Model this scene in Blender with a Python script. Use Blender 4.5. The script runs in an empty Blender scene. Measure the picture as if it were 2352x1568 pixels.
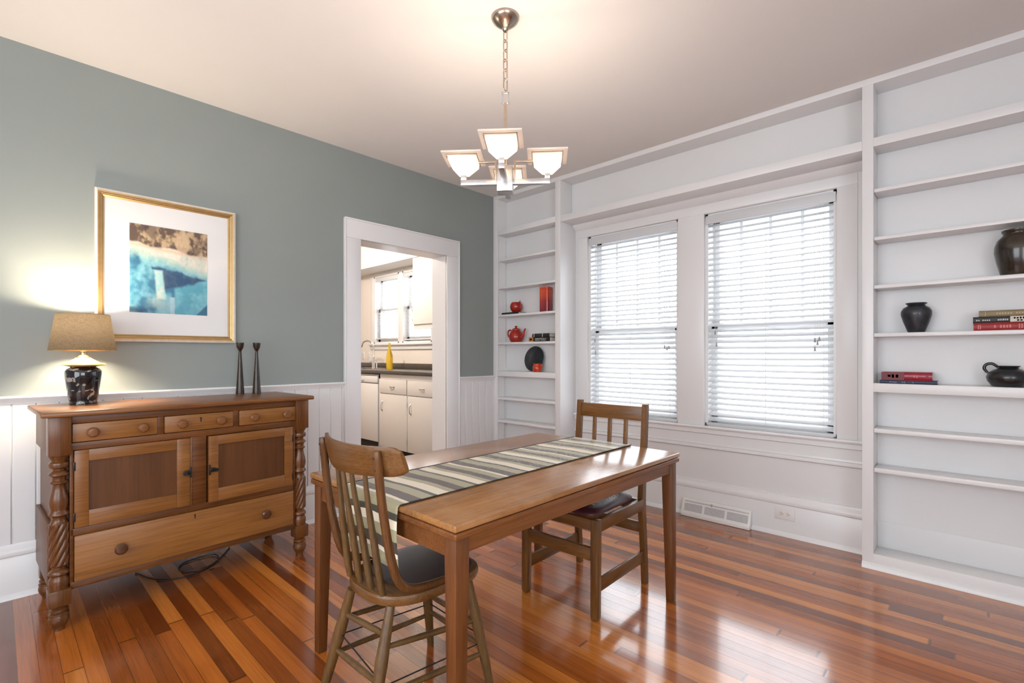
import bpy, bmesh, math, random
from mathutils import Vector, Matrix, noise
random.seed(7)
S = bpy.context.scene
COL = S.collection
R = math.radians

# ------------------------------------------------------------------ camera, sky, exposure, daylight
cam_d = bpy.data.cameras.new('camera')
cam_d.sensor_width = 36.0
cam_d.lens = 36.0 * 1125.0 / 2352.0
cam_d.shift_y = (814.5 - 784.0) / 2352.0
cam_d.clip_start = 0.02
cam = bpy.data.objects.new('camera', cam_d)
COL.objects.link(cam)
cam.location = (0, 0, 1.22)
cam.rotation_euler = (R(90), 0, R(43.43 - 90))
S.camera = cam

S.view_settings.view_transform = 'Standard'
S.view_settings.look = 'None'
S.view_settings.gamma = 1.0
S.view_settings.exposure = -0.12
S.view_settings.use_curve_mapping = False

world = bpy.data.worlds.new('overcast_sky')
S.world = world
world.use_nodes = True
wn = world.node_tree.nodes
wl = world.node_tree.links
bgn = wn['Background']
bgn.inputs['Color'].default_value = (0.88, 0.94, 1.0, 1)
bgn.inputs['Strength'].default_value = 6.4

def area(name, loc, rot, sx, sy, power=0, col=(1, 1, 1), portal=False):
    d = bpy.data.lights.new(name, 'AREA')
    d.shape = 'RECTANGLE'; d.size = sx; d.size_y = sy
    d.energy = power; d.color = col
    if portal:
        d.cycles.is_portal = True
    o = bpy.data.objects.new(name, d); COL.objects.link(o)
    o.location = loc; o.rotation_euler = rot
    return o

# daylight through the two blinded windows and the kitchen window; two added fill lights behind the camera
area('sky_portal', (3.93, 2.12, 1.48), (0, R(90), 0), 1.65, 0.92, portal=True)
area('sky_portal', (3.93, 1.06, 1.48), (0, R(90), 0), 1.65, 0.92, portal=True)
area('sky_portal', (4.06, 5.77, 1.87), (0, R(90), 0), 1.05, 1.42, portal=True)
area('added_fill_light', (-1.66, 0.9, 1.5), (0, R(-90), 0), 1.6, 2.4, power=9, col=(0.84, 0.92, 1.0))  # this and the next: added fill lights at invented wall openings
area('added_fill_light', (-0.45, -1.66, 1.5), (R(90), 0, 0), 2.1, 1.6, power=12, col=(0.84, 0.92, 1.0))

# ------------------------------------------------------------------ mesh helper
class MB:
    def __init__(s):
        s.bm = bmesh.new(); s.mi = 0
    def _merge(s, b, M=None):
        mp = {}
        for v in b.verts:
            co = M @ v.co if M else v.co
            mp[v] = s.bm.verts.new(co)
        for f in b.faces:
            try:
                nf = s.bm.faces.new([mp[v] for v in f.verts]); nf.material_index = s.mi
            except ValueError:
                pass
        b.free()
    def box(s, x0, x1, y0, y1, z0, z1, bev=0.0, M=None, seg=2):
        b = bmesh.new()
        bmesh.ops.create_cube(b, size=1.0)
        for v in b.verts:
            v.co = Vector(((x0 + x1) / 2 + v.co.x * (x1 - x0), (y0 + y1) / 2 + v.co.y * (y1 - y0), (z0 + z1) / 2 + v.co.z * (z1 - z0)))
        if bev > 0:
            bev = min(bev, 0.45 * min(abs(x1 - x0), abs(y1 - y0), abs(z1 - z0)))
            bmesh.ops.bevel(b, geom=list(b.edges), offset=bev, segments=seg, profile=0.5, affect='EDGES')
        s._merge(b, M); return s
    def hexa(s, bot, top, bev=0.0, M=None):
        b = bmesh.new()
        vb = [b.verts.new(p) for p in bot]; vt = [b.verts.new(p) for p in top]
        n = len(bot)
        b.faces.new(vb[::-1]); b.faces.new(vt)
        for i in range(n):
            b.faces.new([vb[i], vb[(i + 1) % n], vt[(i + 1) % n], vt[i]])
        bmesh.ops.recalc_face_normals(b, faces=list(b.faces))
        if bev > 0:
            bmesh.ops.bevel(b, geom=list(b.edges), offset=bev, segments=2, profile=0.5, affect='EDGES')
        s._merge(b, M); return s
    def taper(s, cx, cy, z0, z1, w0, w1, bev=0.003, M=None):
        q = lambda w, z, c: [(c[0] - w / 2, c[1] - w / 2, z), (c[0] + w / 2, c[1] - w / 2, z), (c[0] + w / 2, c[1] + w / 2, z), (c[0] - w / 2, c[1] + w / 2, z)]
        return s.hexa(q(w0, z0, (cx, cy)), q(w1, z1, (cx, cy)), bev, M)
    def prism(s, poly, d0, d1, axis='y', bev=0.0, M=None):
        f = {'x': lambda a, c, d: (d, a, c), 'y': lambda a, c, d: (a, d, c), 'z': lambda a, c, d: (a, c, d)}[axis]
        return s.hexa([f(a, c, d0) for a, c in poly], [f(a, c, d1) for a, c in poly], bev, M)
    def lathe(s, prof, seg=32, M=None, fn=None):
        b = bmesh.new(); rings = []
        for (r, z) in prof:
            ring = []
            for k in range(seg):
                t = 2 * math.pi * k / seg
                rr = fn(r, z, t) if fn else r
                ring.append(b.verts.new((rr * math.cos(t), rr * math.sin(t), z)))
            rings.append(ring)
        for a, c in zip(rings, rings[1:]):
            for k in range(seg):
                b.faces.new([a[k], a[(k + 1) % seg], c[(k + 1) % seg], c[k]])
        if prof[0][0] > 1e-4: b.faces.new(rings[0][::-1])
        if prof[-1][0] > 1e-4: b.faces.new(rings[-1])
        bmesh.ops.remove_doubles(b, verts=list(b.verts), dist=1e-6)
        bmesh.ops.recalc_face_normals(b, faces=list(b.faces))
        s._merge(b, M); return s
    def tube(s, pts, rad, seg=10, closed=False, M=None, sub=0, flat=1.0):
        pts = [Vector(p) for p in pts]; n = len(pts)
        rad = list(rad) if isinstance(rad, (list, tuple)) else [rad] * n
        if sub:
            P, Q = [], []
            m = n if closed else n - 1
            for i in range(m):
                if closed:
                    p0, p1, p2, p3 = pts[(i - 1) % n], pts[i], pts[(i + 1) % n], pts[(i + 2) % n]
                else:
                    p1, p2 = pts[i], pts[i + 1]
                    p0 = pts[i - 1] if i > 0 else p1 * 2 - p2
                    p3 = pts[i + 2] if i + 2 < n else p2 * 2 - p1
                for k in range(sub):
                    t = k / sub
                    P.append(0.5 * ((2 * p1) + (p2 - p0) * t + (2 * p0 - 5 * p1 + 4 * p2 - p3) * t * t + (3 * p1 - p0 - 3 * p2 + p3) * t ** 3))
                    Q.append(rad[i] * (1 - t) + rad[(i + 1) % n] * t)
            if not closed:
                P.append(pts[-1]); Q.append(rad[-1])
            pts, rad, n = P, Q, len(P)
        b = bmesh.new(); rings = []; N = None
        for i in range(n):
            if closed: T = (pts[(i + 1) % n] - pts[i - 1]).normalized()
            else: T = (pts[min(i + 1, n - 1)] - pts[max(i - 1, 0)]).normalized()
            if N is None:
                N = T.orthogonal().normalized()
            else:
                N = (N - T * N.dot(T)); N = N.normalized() if N.length > 1e-6 else T.orthogonal().normalized()
            Bn = T.cross(N)
            rings.append([b.verts.new(pts[i] + (N * math.cos(2 * math.pi * k / seg) + Bn * math.sin(2 * math.pi * k / seg) * flat) * rad[i]) for k in range(seg)])
        for i in range(n if closed else n - 1):
            a, c = rings[i], rings[(i + 1) % n]
            for k in range(seg):
                b.faces.new([a[k], a[(k + 1) % seg], c[(k + 1) % seg], c[k]])
        if not closed:
            b.faces.new(rings[0][::-1]); b.faces.new(rings[-1])
        bmesh.ops.recalc_face_normals(b, faces=list(b.faces))
        s._merge(b, M); return s
    def grid(s, P, closed_u=False):
        vs = [[s.bm.verts.new(p) for p in row] for row in P]
        for i in range(len(vs) - 1):
            m = len(vs[i])
            for j in range(m if closed_u else m - 1):
                f = s.bm.faces.new([vs[i][j], vs[i][(j + 1) % m], vs[i + 1][(j + 1) % m], vs[i + 1][j]]); f.material_index = s.mi
        return s
    def build(s, name, mats, parent=None, loc=None, rot=None, ang=38, smooth=True, recalc=False):
        if recalc: bmesh.ops.recalc_face_normals(s.bm, faces=list(s.bm.faces))
        me = bpy.data.meshes.new(name)
        s.bm.to_mesh(me); s.bm.free()
        for m in (mats if isinstance(mats, (list, tuple)) else [mats]): me.materials.append(m)
        if smooth:
            for p in me.polygons: p.use_smooth = True
            me.set_sharp_from_angle(angle=R(ang))
        o = bpy.data.objects.new(name, me); COL.objects.link(o)
        if parent: o.parent = parent
        if loc: o.location = loc
        if rot: o.rotation_euler = rot
        return o

def tag(o, label, cat, group=None):
    o['label'] = label; o['category'] = cat
    if group: o['group'] = group
    return o
def thing(name, label, cat, loc=(0, 0, 0), rz=0, group=None):
    o = bpy.data.objects.new(name, None); COL.objects.link(o)
    o.empty_display_size = 0.1
    o.location = loc; o.rotation_euler = (0, 0, rz)
    return tag(o, label, cat, group)
def struct(o):
    o['kind'] = 'structure'; return o
def sroot(name, loc=(0, 0, 0)):
    o = bpy.data.objects.new(name, None); COL.objects.link(o); o.location = loc
    o['kind'] = 'structure'; return o
T = Matrix.Translation
def RX(a): return Matrix.Rotation(R(a), 4, 'X')
def RY(a): return Matrix.Rotation(R(a), 4, 'Y')
def RZ(a): return Matrix.Rotation(R(a), 4, 'Z')

# ------------------------------------------------------------------ materials
def srgb(r, g, b):
    f = lambda c: (c / 255 / 12.92) if c / 255 <= 0.04045 else ((c / 255 + 0.055) / 1.055) ** 2.4
    return (f(r), f(g), f(b), 1)
class NT:
    def __init__(s, name):
        s.m = bpy.data.materials.new(name); s.m.use_nodes = True
        s.t = s.m.node_tree; s.b = s.t.nodes['Principled BSDF']; s.out = s.t.nodes['Material Output']
    def n(s, typ, **kw):
        nd = s.t.nodes.new(typ)
        for k, v in kw.items(): setattr(nd, k, v)
        return nd
    def l(s, a, b): s.t.links.new(a, b)
    def math(s, op, a, b=None, c=None):
        nd = s.n('ShaderNodeMath', operation=op)
        for i, v in enumerate((a, b, c)):
            if v is None: continue
            if isinstance(v, (int, float)): nd.inputs[i].default_value = v
            else: s.l(v, nd.inputs[i])
        return nd.outputs[0]
    def ramp(s, fac, stops, interp='LINEAR'):
        nd = s.n('ShaderNodeValToRGB'); cr = nd.color_ramp; cr.interpolation = interp
        while len(cr.elements) < len(stops): cr.elements.new(0.5)
        for e, (p, c) in zip(cr.elements, stops): e.position = p; e.color = c
        s.l(fac, nd.inputs[0]); return nd.outputs[0]
    def mix(s, fac, a, b, blend='MIX'):
        nd = s.n('ShaderNodeMix', data_type='RGBA', blend_type=blend)
        for i, v in ((0, fac), (6, a), (7, b)):
            if isinstance(v, (int, float, tuple)): nd.inputs[i].default_value = v
            else: s.l(v, nd.inputs[i])
        return nd.outputs[2]
    def noise(s, vec, scale, detail=4, rough=0.55, dist=0.0):
        nd = s.n('ShaderNodeTexNoise'); nd.inputs['Scale'].default_value = scale
        nd.inputs['Detail'].default_value = detail; nd.inputs['Roughness'].default_value = rough; nd.inputs['Distortion'].default_value = dist
        if vec is not None: s.l(vec, nd.inputs['Vector'])
        return nd.outputs[0]
    def coord(s, scale=(1, 1, 1), kind='Object', rot=(0, 0, 0)):
        tc = s.n('ShaderNodeTexCoord'); mp = s.n('ShaderNodeMapping')
        mp.inputs['Scale'].default_value = scale; mp.inputs['Rotation'].default_value = rot
        s.l(tc.outputs[kind], mp.inputs['Vector']); return mp.outputs[0]
    def bump(s, h, strength=0.2, dist=0.01):
        nd = s.n('ShaderNodeBump'); nd.inputs['Strength'].default_value = strength; nd.inputs['Distance'].default_value = dist
        s.l(h, nd.inputs['Height']); s.l(nd.outputs[0], s.b.inputs['Normal'])
    def set(s, **kw):
        for k, v in kw.items():
            k = k.replace('_', ' ')
            if isinstance(v, (int, float, tuple)): s.b.inputs[k].default_value = v
            else: s.l(v, s.b.inputs[k])
        return s

def paint(name, col, rough=0.4, var=0.03, spec=0.5):
    m = NT(name); v = m.coord((1, 1, 1))
    n = m.noise(v, 2.5, 5)
    d = tuple(c * (1 - var) for c in col[:3]) + (1,)
    m.set(Base_Color=m.ramp(n, [(0.3, d), (0.7, col)]), Roughness=rough)
    m.b.inputs['Specular IOR Level'].default_value = spec
    m.bump(m.noise(v, 220, 2), 0.04, 0.002)
    return m.m
def plain(name, col, rough=0.5, metal=0.0, spec=0.5, coat=0.0):
    m = NT(name); v = m.coord()
    n = m.noise(v, 30, 3)
    d = tuple(c * 0.9 for c in col[:3]) + (1,)
    m.set(Base_Color=m.ramp(n, [(0.35, d), (0.65, col)]), Roughness=rough, Metallic=metal)
    m.b.inputs['Specular IOR Level'].default_value = spec
    if coat: m.b.inputs['Coat Weight'].default_value = coat; m.b.inputs['Coat Roughness'].default_value = 0.08
    return m.m
def wood(name, dark, mid, light, axis='x', scale=1.0, rough=0.35, wear=0.0, wearcol=None, spec=0.5):
    warm = lambda c: (c[0] * 0.95, c[1] * 0.885, c[2] * 0.60, 1)
    dark, mid, light = warm(dark), warm(mid), warm(light)
    m = NT(name)
    k = {'x': (1.2, 14, 14), 'y': (14, 1.2, 14), 'z': (14, 14, 1.2)}[axis]
    k2 = {'x': (6, 160, 160), 'y': (160, 6, 160), 'z': (160, 160, 6)}[axis]
    n1 = m.noise(m.coord(tuple(a * scale for a in k)), 1.0, 6, 0.6, 0.7)
    n2 = m.noise(m.coord(tuple(a * scale for a in k2)), 1.0, 3, 0.6, 0.2)
    c = m.ramp(n1, [(0.25, dark), (0.5, mid), (0.75, light)])
    c = m.mix(0.35, c, m.ramp(n2, [(0.35, dark), (0.6, light)]))
    if wear:
        n3 = m.noise(m.coord((3, 3, 3)), 1.5, 6, 0.7)
        w = m.math('MULTIPLY', m.ramp(n3, [(0.45, (0, 0, 0, 1)), (0.7, (1, 1, 1, 1))]), wear)
        c = m.mix(w, c, wearcol or light)
    m.set(Base_Color=c, Roughness=m.math('ADD', m.math('MULTIPLY', n1, 0.15), rough - 0.07))
    if 'table_top' in name: m.b.inputs['Coat Weight'].default_value = 0.45; m.b.inputs['Coat Roughness'].default_value = 0.16
    m.b.inputs['Specular IOR Level'].default_value = spec
    m.bump(n2, 0.06, 0.002)
    return m.m

M = {}
M['white'] = paint('white_paint', (0.735, 0.73, 0.73, 1), 0.38)
M['trim'] = paint('white_trim_paint', (0.765, 0.76, 0.76, 1), 0.3, 0.02)
M['ceiling'] = paint('ceiling_paint', (0.80, 0.775, 0.755, 1), 0.8, 0.02, 0.2)
M['green'] = paint('sage_grey_wall_paint', (0.272, 0.300, 0.288, 1), 0.6, 0.04, 0.3)
M['kitchen'] = paint('kitchen_cream_paint', (0.80, 0.74, 0.68, 1), 0.5)
M['cabinet'] = paint('cabinet_white_enamel', (0.80, 0.76, 0.72, 1), 0.3)
M['appliance'] = paint('appliance_white', (0.80, 0.78, 0.76, 1), 0.2)
M['nickel'] = plain('brushed_nickel', (0.62, 0.62, 0.62, 1), 0.28, 1.0)
M['canopy'] = plain('aged_nickel', (0.40, 0.34, 0.28, 1), 0.25, 1.0)
M['chrome'] = plain('chrome', (0.75, 0.75, 0.76, 1), 0.1, 1.0)
M['bronze'] = plain('warm_nickel', (0.55, 0.45, 0.36, 1), 0.3, 1.0)
M['black'] = plain('black_plastic', (0.012, 0.012, 0.014, 1), 0.4)
M['dark'] = plain('dark_recess', (0.02, 0.017, 0.015, 1), 0.7)
M['grey'] = plain('grey_metal', (0.35, 0.35, 0.36, 1), 0.45)
M['iron'] = plain('dark_iron', (0.03, 0.028, 0.026, 1), 0.35, 0.6)

# sideboard woods
cA, cB, cC = srgb(64, 37, 19), srgb(96, 57, 29), srgb(122, 76, 43)
M['sb_h'] = wood('sideboard_dark_wood_across', cA, cB, cC, 'x', 1, 0.38, spec=0.35)
M['sb_v'] = wood('sideboard_dark_wood_upright', cA, cB, cC, 'z', 1, 0.3)
M['sb_top'] = wood('sideboard_top_wood', srgb(90, 54, 32), srgb(120, 77, 47), srgb(146, 100, 66), 'x', 1, 0.3)
M['sb_drawer'] = wood('sideboard_drawer_maple', srgb(104, 66, 36), srgb(136, 90, 50), srgb(158, 110, 68), 'x', 0.8, 0.34)
M['sb_door'] = wood('sideboard_door_frame_wood', srgb(98, 61, 33), srgb(126, 82, 46), srgb(150, 103, 62), 'x', 0.9, 0.34)
M['sb_panel'] = wood('sideboard_panel_wood', srgb(70, 41, 22), srgb(86, 52, 28), srgb(100, 62, 35), 'z', 0.6, 0.38)
M['sb_knob'] = wood('turned_knob_wood', srgb(82, 48, 30), srgb(116, 74, 48), srgb(142, 96, 66), 'y', 2, 0.3)
M['sb_knob_dark'] = wood('dark_turned_knob_wood', srgb(58, 34, 26), srgb(82, 50, 38), srgb(104, 68, 52), 'y', 2, 0.25)
# table and chairs
tA, tB, tC = srgb(110, 66, 40), srgb(148, 96, 62), srgb(176, 124, 86)
M['tb_top'] = wood('table_top_wood', srgb(122, 80, 50), srgb(154, 107, 70), srgb(178, 132, 94), 'x', 0.7, 0.22, 0.35, srgb(188, 148, 114))
M['tb_edge'] = wood('table_apron_wood', srgb(86, 50, 29), srgb(116, 71, 42), srgb(138, 90, 57), 'x', 1, 0.35)
M['tb_leg'] = wood('table_leg_wood', srgb(78, 44, 24), srgb(102, 60, 33), srgb(122, 76, 44), 'z', 1, 0.35)
M['ch_v'] = wood('windsor_chair_wood', srgb(58, 41, 25), srgb(90, 66, 42), srgb(114, 86, 57), 'z', 1.2, 0.35, 0.3, srgb(126, 100, 70))
M['ch_h'] = wood('windsor_chair_crest_wood', srgb(68, 44, 25), srgb(104, 70, 42), srgb(128, 92, 58), 'y', 1.2, 0.33)
M['ch_bow'] = wood('windsor_chair_bow_wood', srgb(60, 36, 20), srgb(92, 58, 34), srgb(116, 78, 48), 'z', 1.2, 0.3)
M['oak_v'] = wood('oak_upright', srgb(64, 40, 21), srgb(104, 68, 38), srgb(132, 92, 56), 'z', 2.0, 0.33)
M['oak_h'] = wood('oak_across', srgb(68, 42, 22), srgb(110, 72, 40), srgb(138, 96, 58), 'y', 2.0, 0.33)
M['oak_x'] = wood('oak_rail', srgb(64, 40, 21), srgb(104, 68, 38), srgb(132, 92, 56), 'x', 2.0, 0.33)

def leather(name, col, rough):
    m = NT(name); v = m.coord()
    n = m.noise(v, 12, 5)
    m.set(Base_Color=m.ramp(n, [(0.3, tuple(c * 0.6 for c in col[:3]) + (1,)), (0.7, col)]), Roughness=rough)
    m.bump(m.noise(v, 140, 3), 0.12, 0.002); return m.m
M['seat_dark'] = leather('dark_worn_seat', srgb(56, 46, 44), 0.3)
M['maroon'] = leather('maroon_leather', srgb(74, 30, 36), 0.42)

def floor_mat():
    m = NT('fir_floorboards')
    tc = m.n('ShaderNodeTexCoord'); sp = m.n('ShaderNodeSeparateXYZ'); m.l(tc.outputs['Object'], sp.inputs[0])
    X, Y = sp.outputs[0], sp.outputs[1]
    bx = m.math('DIVIDE', X, 0.060)
    idx = m.math('FLOOR', bx); fx = m.math('FRACT', bx)
    wn1 = m.n('ShaderNodeTexWhiteNoise', noise_dimensions='1D'); m.l(idx, wn1.inputs['W'])
    yy = m.math('ADD', m.math('DIVIDE', Y, 2.1), m.math('MULTIPLY', wn1.outputs[0], 7.3))
    seg = m.math('FLOOR', yy); fy = m.math('FRACT', yy)
    wn2 = m.n('ShaderNodeTexWhiteNoise', noise_dimensions='2D')
    cb = m.n('ShaderNodeCombineXYZ'); m.l(idx, cb.inputs[0]); m.l(seg, cb.inputs[1]); m.l(cb.outputs[0], wn2.inputs['Vector'])
    rnd = wn2.outputs[0]
    c = m.ramp(rnd, [(0.0, srgb(112, 54, 18)), (0.25, srgb(146, 76, 26)), (0.5, srgb(168, 90, 32)), (0.78, srgb(186, 106, 40)), (1.0, srgb(204, 126, 54))])
    off = m.n('ShaderNodeCombineXYZ'); m.l(m.math('MULTIPLY', rnd, 40), off.inputs[1]); m.l(m.math('MULTIPLY', rnd, 17), off.inputs[0])
    va = m.n('ShaderNodeVectorMath', operation='ADD'); m.l(tc.outputs['Object'], va.inputs[0]); m.l(off.outputs[0], va.inputs[1])
    mp = m.n('ShaderNodeMapping'); mp.inputs['Scale'].default_value = (32, 0.8, 1); m.l(va.outputs[0], mp.inputs['Vector'])
    g1 = m.noise(mp.outputs[0], 1.0, 5, 0.6, 0.8)
    c = m.mix(0.5, c, m.ramp(g1, [(0.3, (0.42, 0.34, 0.30, 1)), (0.52, (1, 1, 1, 1)), (0.8, (1.2, 1.2, 1.15, 1))]), 'MULTIPLY')
    mp2 = m.n('ShaderNodeMapping'); mp2.inputs['Scale'].default_value = (200, 5, 1); m.l(va.outputs[0], mp2.inputs['Vector'])
    g2 = m.noise(mp2.outputs[0], 1.0, 3)
    c = m.mix(0.3, c, m.ramp(g2, [(0.35, (0.5, 0.42, 0.38, 1)), (0.6, (1, 1, 1, 1))]), 'MULTIPLY')
    # knots
    vo = m.n('ShaderNodeTexVoronoi'); vo.inputs['Scale'].default_value = 1.0
    mp3 = m.n('ShaderNodeMapping'); mp3.inputs['Scale'].default_value = (2.3, 1.6, 1); m.l(va.outputs[0], mp3.inputs['Vector']); m.l(mp3.outputs[0], vo.inputs['Vector'])
    kn = m.ramp(vo.outputs['Distance'], [(0.012, (1, 1, 1, 1)), (0.03, (0, 0, 0, 1))])
    c = m.mix(m.math('MULTIPLY', kn, 0.85), c, srgb(40, 16, 8))
    e = m.math('MINIMUM', fx, m.math('SUBTRACT', 1.0, fx))
    gap = m.ramp(e, [(0.0, (1, 1, 1, 1)), (0.03, (0, 0, 0, 1))])
    ey = m.math('MINIMUM', fy, m.math('SUBTRACT', 1.0, fy))
    gy = m.ramp(ey, [(0.0, (1, 1, 1, 1)), (0.0012, (0, 0, 0, 1))])
    gp = m.math('MAXIMUM', gap, gy)
    c = m.mix(m.math('MULTIPLY', gp, 0.75), c, srgb(36, 16, 8))
    big = m.noise(tc.outputs['Object'], 1.7, 5, 0.6)
    ro = m.math('ADD', m.math('MULTIPLY', m.math('POWER', big, 2.0), 0.22), 0.13)
    m.set(Base_Color=c, Roughness=ro)
    m.b.inputs['Specular IOR Level'].default_value = 0.7
    m.b.inputs['Coat Weight'].default_value = 0.65; m.b.inputs['Coat Roughness'].default_value = 0.09; m.b.inputs['Coat IOR'].default_value = 1.5
    wav = m.noise(tc.outputs['Object'], 5, 2)
    h = m.math('ADD', m.math('MULTIPLY', gp, -1.0), m.math('ADD', m.math('MULTIPLY', g2, 0.12), m.math('MULTIPLY', rnd, 0.25)))
    m.bump(m.math('ADD', h, m.math('MULTIPLY', wav, 0.8)), 0.05, 0.004)
    return m.m
M['floor'] = floor_mat()

def glass_pane(name='window_glass', rough=0.0, tint=(1, 1, 1, 1), refl=0.5):
    m = NT(name); nt = m.t
    tr = m.n('ShaderNodeBsdfTransparent'); tr.inputs[0].default_value = tint
    gl = m.n('ShaderNodeBsdfGlossy'); gl.inputs['Roughness'].default_value = rough
    fr = m.n('ShaderNodeFresnel'); fr.inputs[0].default_value = 1.5
    mx = m.n('ShaderNodeMixShader')
    ge = m.n('ShaderNodeNewGeometry')
    m.l(m.math('MULTIPLY', m.math('MULTIPLY', fr.outputs[0], refl * 2), m.math('SUBTRACT', 1.0, ge.outputs['Backfacing'])), mx.inputs[0]); m.l(tr.outputs[0], mx.inputs[1]); m.l(gl.outputs[0], mx.inputs[2])
    m.l(mx.outputs[0], m.out.inputs['Surface'])
    return m.m
M['pane'] = glass_pane()
M['picture_glass'] = glass_pane('picture_glass', 0.02, (1, 1, 1, 1), 0.5)

def frosted(name, col, trans=0.6):
    m = NT(name)
    a = m.n('ShaderNodeBsdfTranslucent'); a.inputs[0].default_value = col
    d = m.n('ShaderNodeBsdfDiffuse'); d.inputs[0].default_value = col
    x = m.n('ShaderNodeMixShader'); x.inputs[0].default_value = trans
    m.l(d.outputs[0], x.inputs[1]); m.l(a.outputs[0], x.inputs[2])
    g = m.n('ShaderNodeBsdfGlossy'); g.inputs['Roughness'].default_value = 0.35
    y = m.n('ShaderNodeMixShader'); y.inputs[0].default_value = 0.05
    m.l(x.outputs[0], y.inputs[1]); m.l(g.outputs[0], y.inputs[2])
    m.l(y.outputs[0], m.out.inputs['Surface']); return m.m
M['frost'] = frosted('frosted_glass', (0.97, 0.92, 0.87, 1), 0.68)
def shade_mat():
    m = NT('linen_lamp_shade')
    n = m.noise(m.coord((1, 1, 1)), 260, 2)
    n2 = m.noise(m.coord((1, 1, 12)), 40, 2)
    c = m.mix(0.5, m.ramp(n, [(0.3, srgb(70, 61, 50)), (0.7, srgb(108, 95, 78))]), m.ramp(n2, [(0.3, srgb(76, 66, 54)), (0.7, srgb(102, 90, 74))]))
    a = m.n('ShaderNodeBsdfTranslucent'); m.l(c, a.inputs[0])
    d = m.n('ShaderNodeBsdfDiffuse'); m.l(c, d.inputs[0])
    x = m.n('ShaderNodeMixShader'); x.inputs[0].default_value = 0.08
    m.l(d.outputs[0], x.inputs[1]); m.l(a.outputs[0], x.inputs[2])
    m.l(x.outputs[0], m.out.inputs['Surface']); return m.m
M['shade'] = shade_mat()
def bulb_mat(strength, col):
    m = NT('lit_bulb'); e = m.n('ShaderNodeEmission'); e.inputs[0].default_value = col; e.inputs[1].default_value = strength
    m.l(e.outputs[0], m.out.inputs['Surface']); return m.m
M['bulb'] = bulb_mat(30.0, (1.0, 0.78, 0.55, 1))

def point(name, loc, power, col, radius=0.03, parent=None):
    d = bpy.data.lights.new(name, 'POINT'); d.energy = power; d.color = col; d.shadow_soft_size = radius
    o = bpy.data.objects.new(name, d); COL.objects.link(o); o.location = loc
    if parent: o.parent = parent
    return o

def ceramic(name, c0, c1, rough=0.18, scale=14, metal=0.0):
    m = NT(name); n = m.noise(m.coord(), scale, 5, 0.6)
    m.set(Base_Color=m.ramp(n, [(0.35, c0), (0.65, c1)]), Roughness=rough, Metallic=metal)
    m.b.inputs['Coat Weight'].default_value = 0.3
    return m.m
M['red_glaze'] = ceramic('red_glaze', srgb(140, 24, 16), srgb(176, 40, 26), 0.22)
M['orange_glaze'] = ceramic('orange_glaze', srgb(176, 44, 20), srgb(214, 78, 38), 0.2)
def can_mat():
    m = NT('orange_to_crimson_glaze'); tc = m.n('ShaderNodeTexCoord'); sp = m.n('ShaderNodeSeparateXYZ'); m.l(tc.outputs['Object'], sp.inputs[0])
    f = m.math('DIVIDE', sp.outputs[2], 0.245)
    m.set(Base_Color=m.ramp(f, [(0.05, srgb(120, 14, 30)), (0.4, srgb(150, 26, 26)), (0.62, srgb(190, 58, 26)), (1.0, srgb(200, 72, 32))]), Roughness=0.2)
    m.b.inputs['Coat Weight'].default_value = 0.3
    return m.m
M['canister'] = can_mat()
M['black_glaze'] = ceramic('black_glaze', srgb(16, 18, 22), srgb(34, 36, 42), 0.3)
M['slate_plate'] = ceramic('dark_slate_glaze', srgb(18, 24, 28), srgb(30, 37, 42), 0.35)
M['brown_glaze'] = ceramic('dark_brown_glaze', srgb(30, 25, 21), srgb(62, 52, 38), 0.22, 9)
M['blue_black'] = ceramic('blue_black_glaze', srgb(16, 19, 26), srgb(44, 48, 56), 0.42, 26)
def lampjar_mat():
    m = NT('painted_black_porcelain'); v = m.coord()
    vo = m.n('ShaderNodeTexVoronoi'); vo.inputs['Scale'].default_value = 26; vo.inputs['Randomness'].default_value = 0.85; m.l(v, vo.inputs['Vector'])
    n = m.noise(m.coord((1, 1, 1)), 22, 2, 0.5, 1.2)
    blob = m.ramp(n, [(0.60, (0, 0, 0, 1)), (0.62, (1, 1, 1, 1))])
    fl = m.ramp(vo.outputs['Distance'], [(0.06, (0, 0, 0, 1)), (0.10, (1, 1, 1, 1)), (0.22, (1, 1, 1, 1)), (0.27, (0, 0, 0, 1))])
    pick = m.ramp(m.n('ShaderNodeTexWhiteNoise').outputs[0], [(0.5, (0, 0, 0, 1)), (0.51, (1, 1, 1, 1))])
    sel = m.n('ShaderNodeSeparateColor'); m.l(vo.outputs['Color'], sel.inputs[0])
    s2 = m.ramp(sel.outputs[0], [(0.40, (0, 0, 0, 1)), (0.42, (1, 1, 1, 1))])
    nb = m.noise(m.coord(), 9, 2)
    base = m.ramp(nb, [(0.42, srgb(10, 12, 16)), (0.58, srgb(14, 24, 32))])
    c = m.mix(m.math('MULTIPLY', m.math('MULTIPLY', fl, s2), 0.8), base, srgb(150, 150, 136))
    c = m.mix(m.math('MULTIPLY', blob, 0.8), c, srgb(160, 148, 138))
    m.set(Base_Color=c, Roughness=0.08)
    m.b.inputs['Coat Weight'].default_value = 0.6
    return m.m
M['lamp_jar'] = lampjar_mat()
M['lamp_wood'] = wood('pale_carved_wood', srgb(168, 126, 78), srgb(206, 166, 112), srgb(226, 192, 142), 'x', 2, 0.4)
M['brass'] = plain('brass', (0.80, 0.60, 0.30, 1), 0.25, 1.0)
M['ebony'] = wood('dark_turned_wood', srgb(28, 18, 14), srgb(44, 30, 24), srgb(62, 44, 36), 'z', 2, 0.28)
M['gold'] = plain('gold_leaf', (0.52, 0.35, 0.16, 1), 0.38, 0.7)
M['silver_edge'] = plain('cream_frame_edge', (0.74, 0.67, 0.58, 1), 0.4, 0.2)
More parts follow.
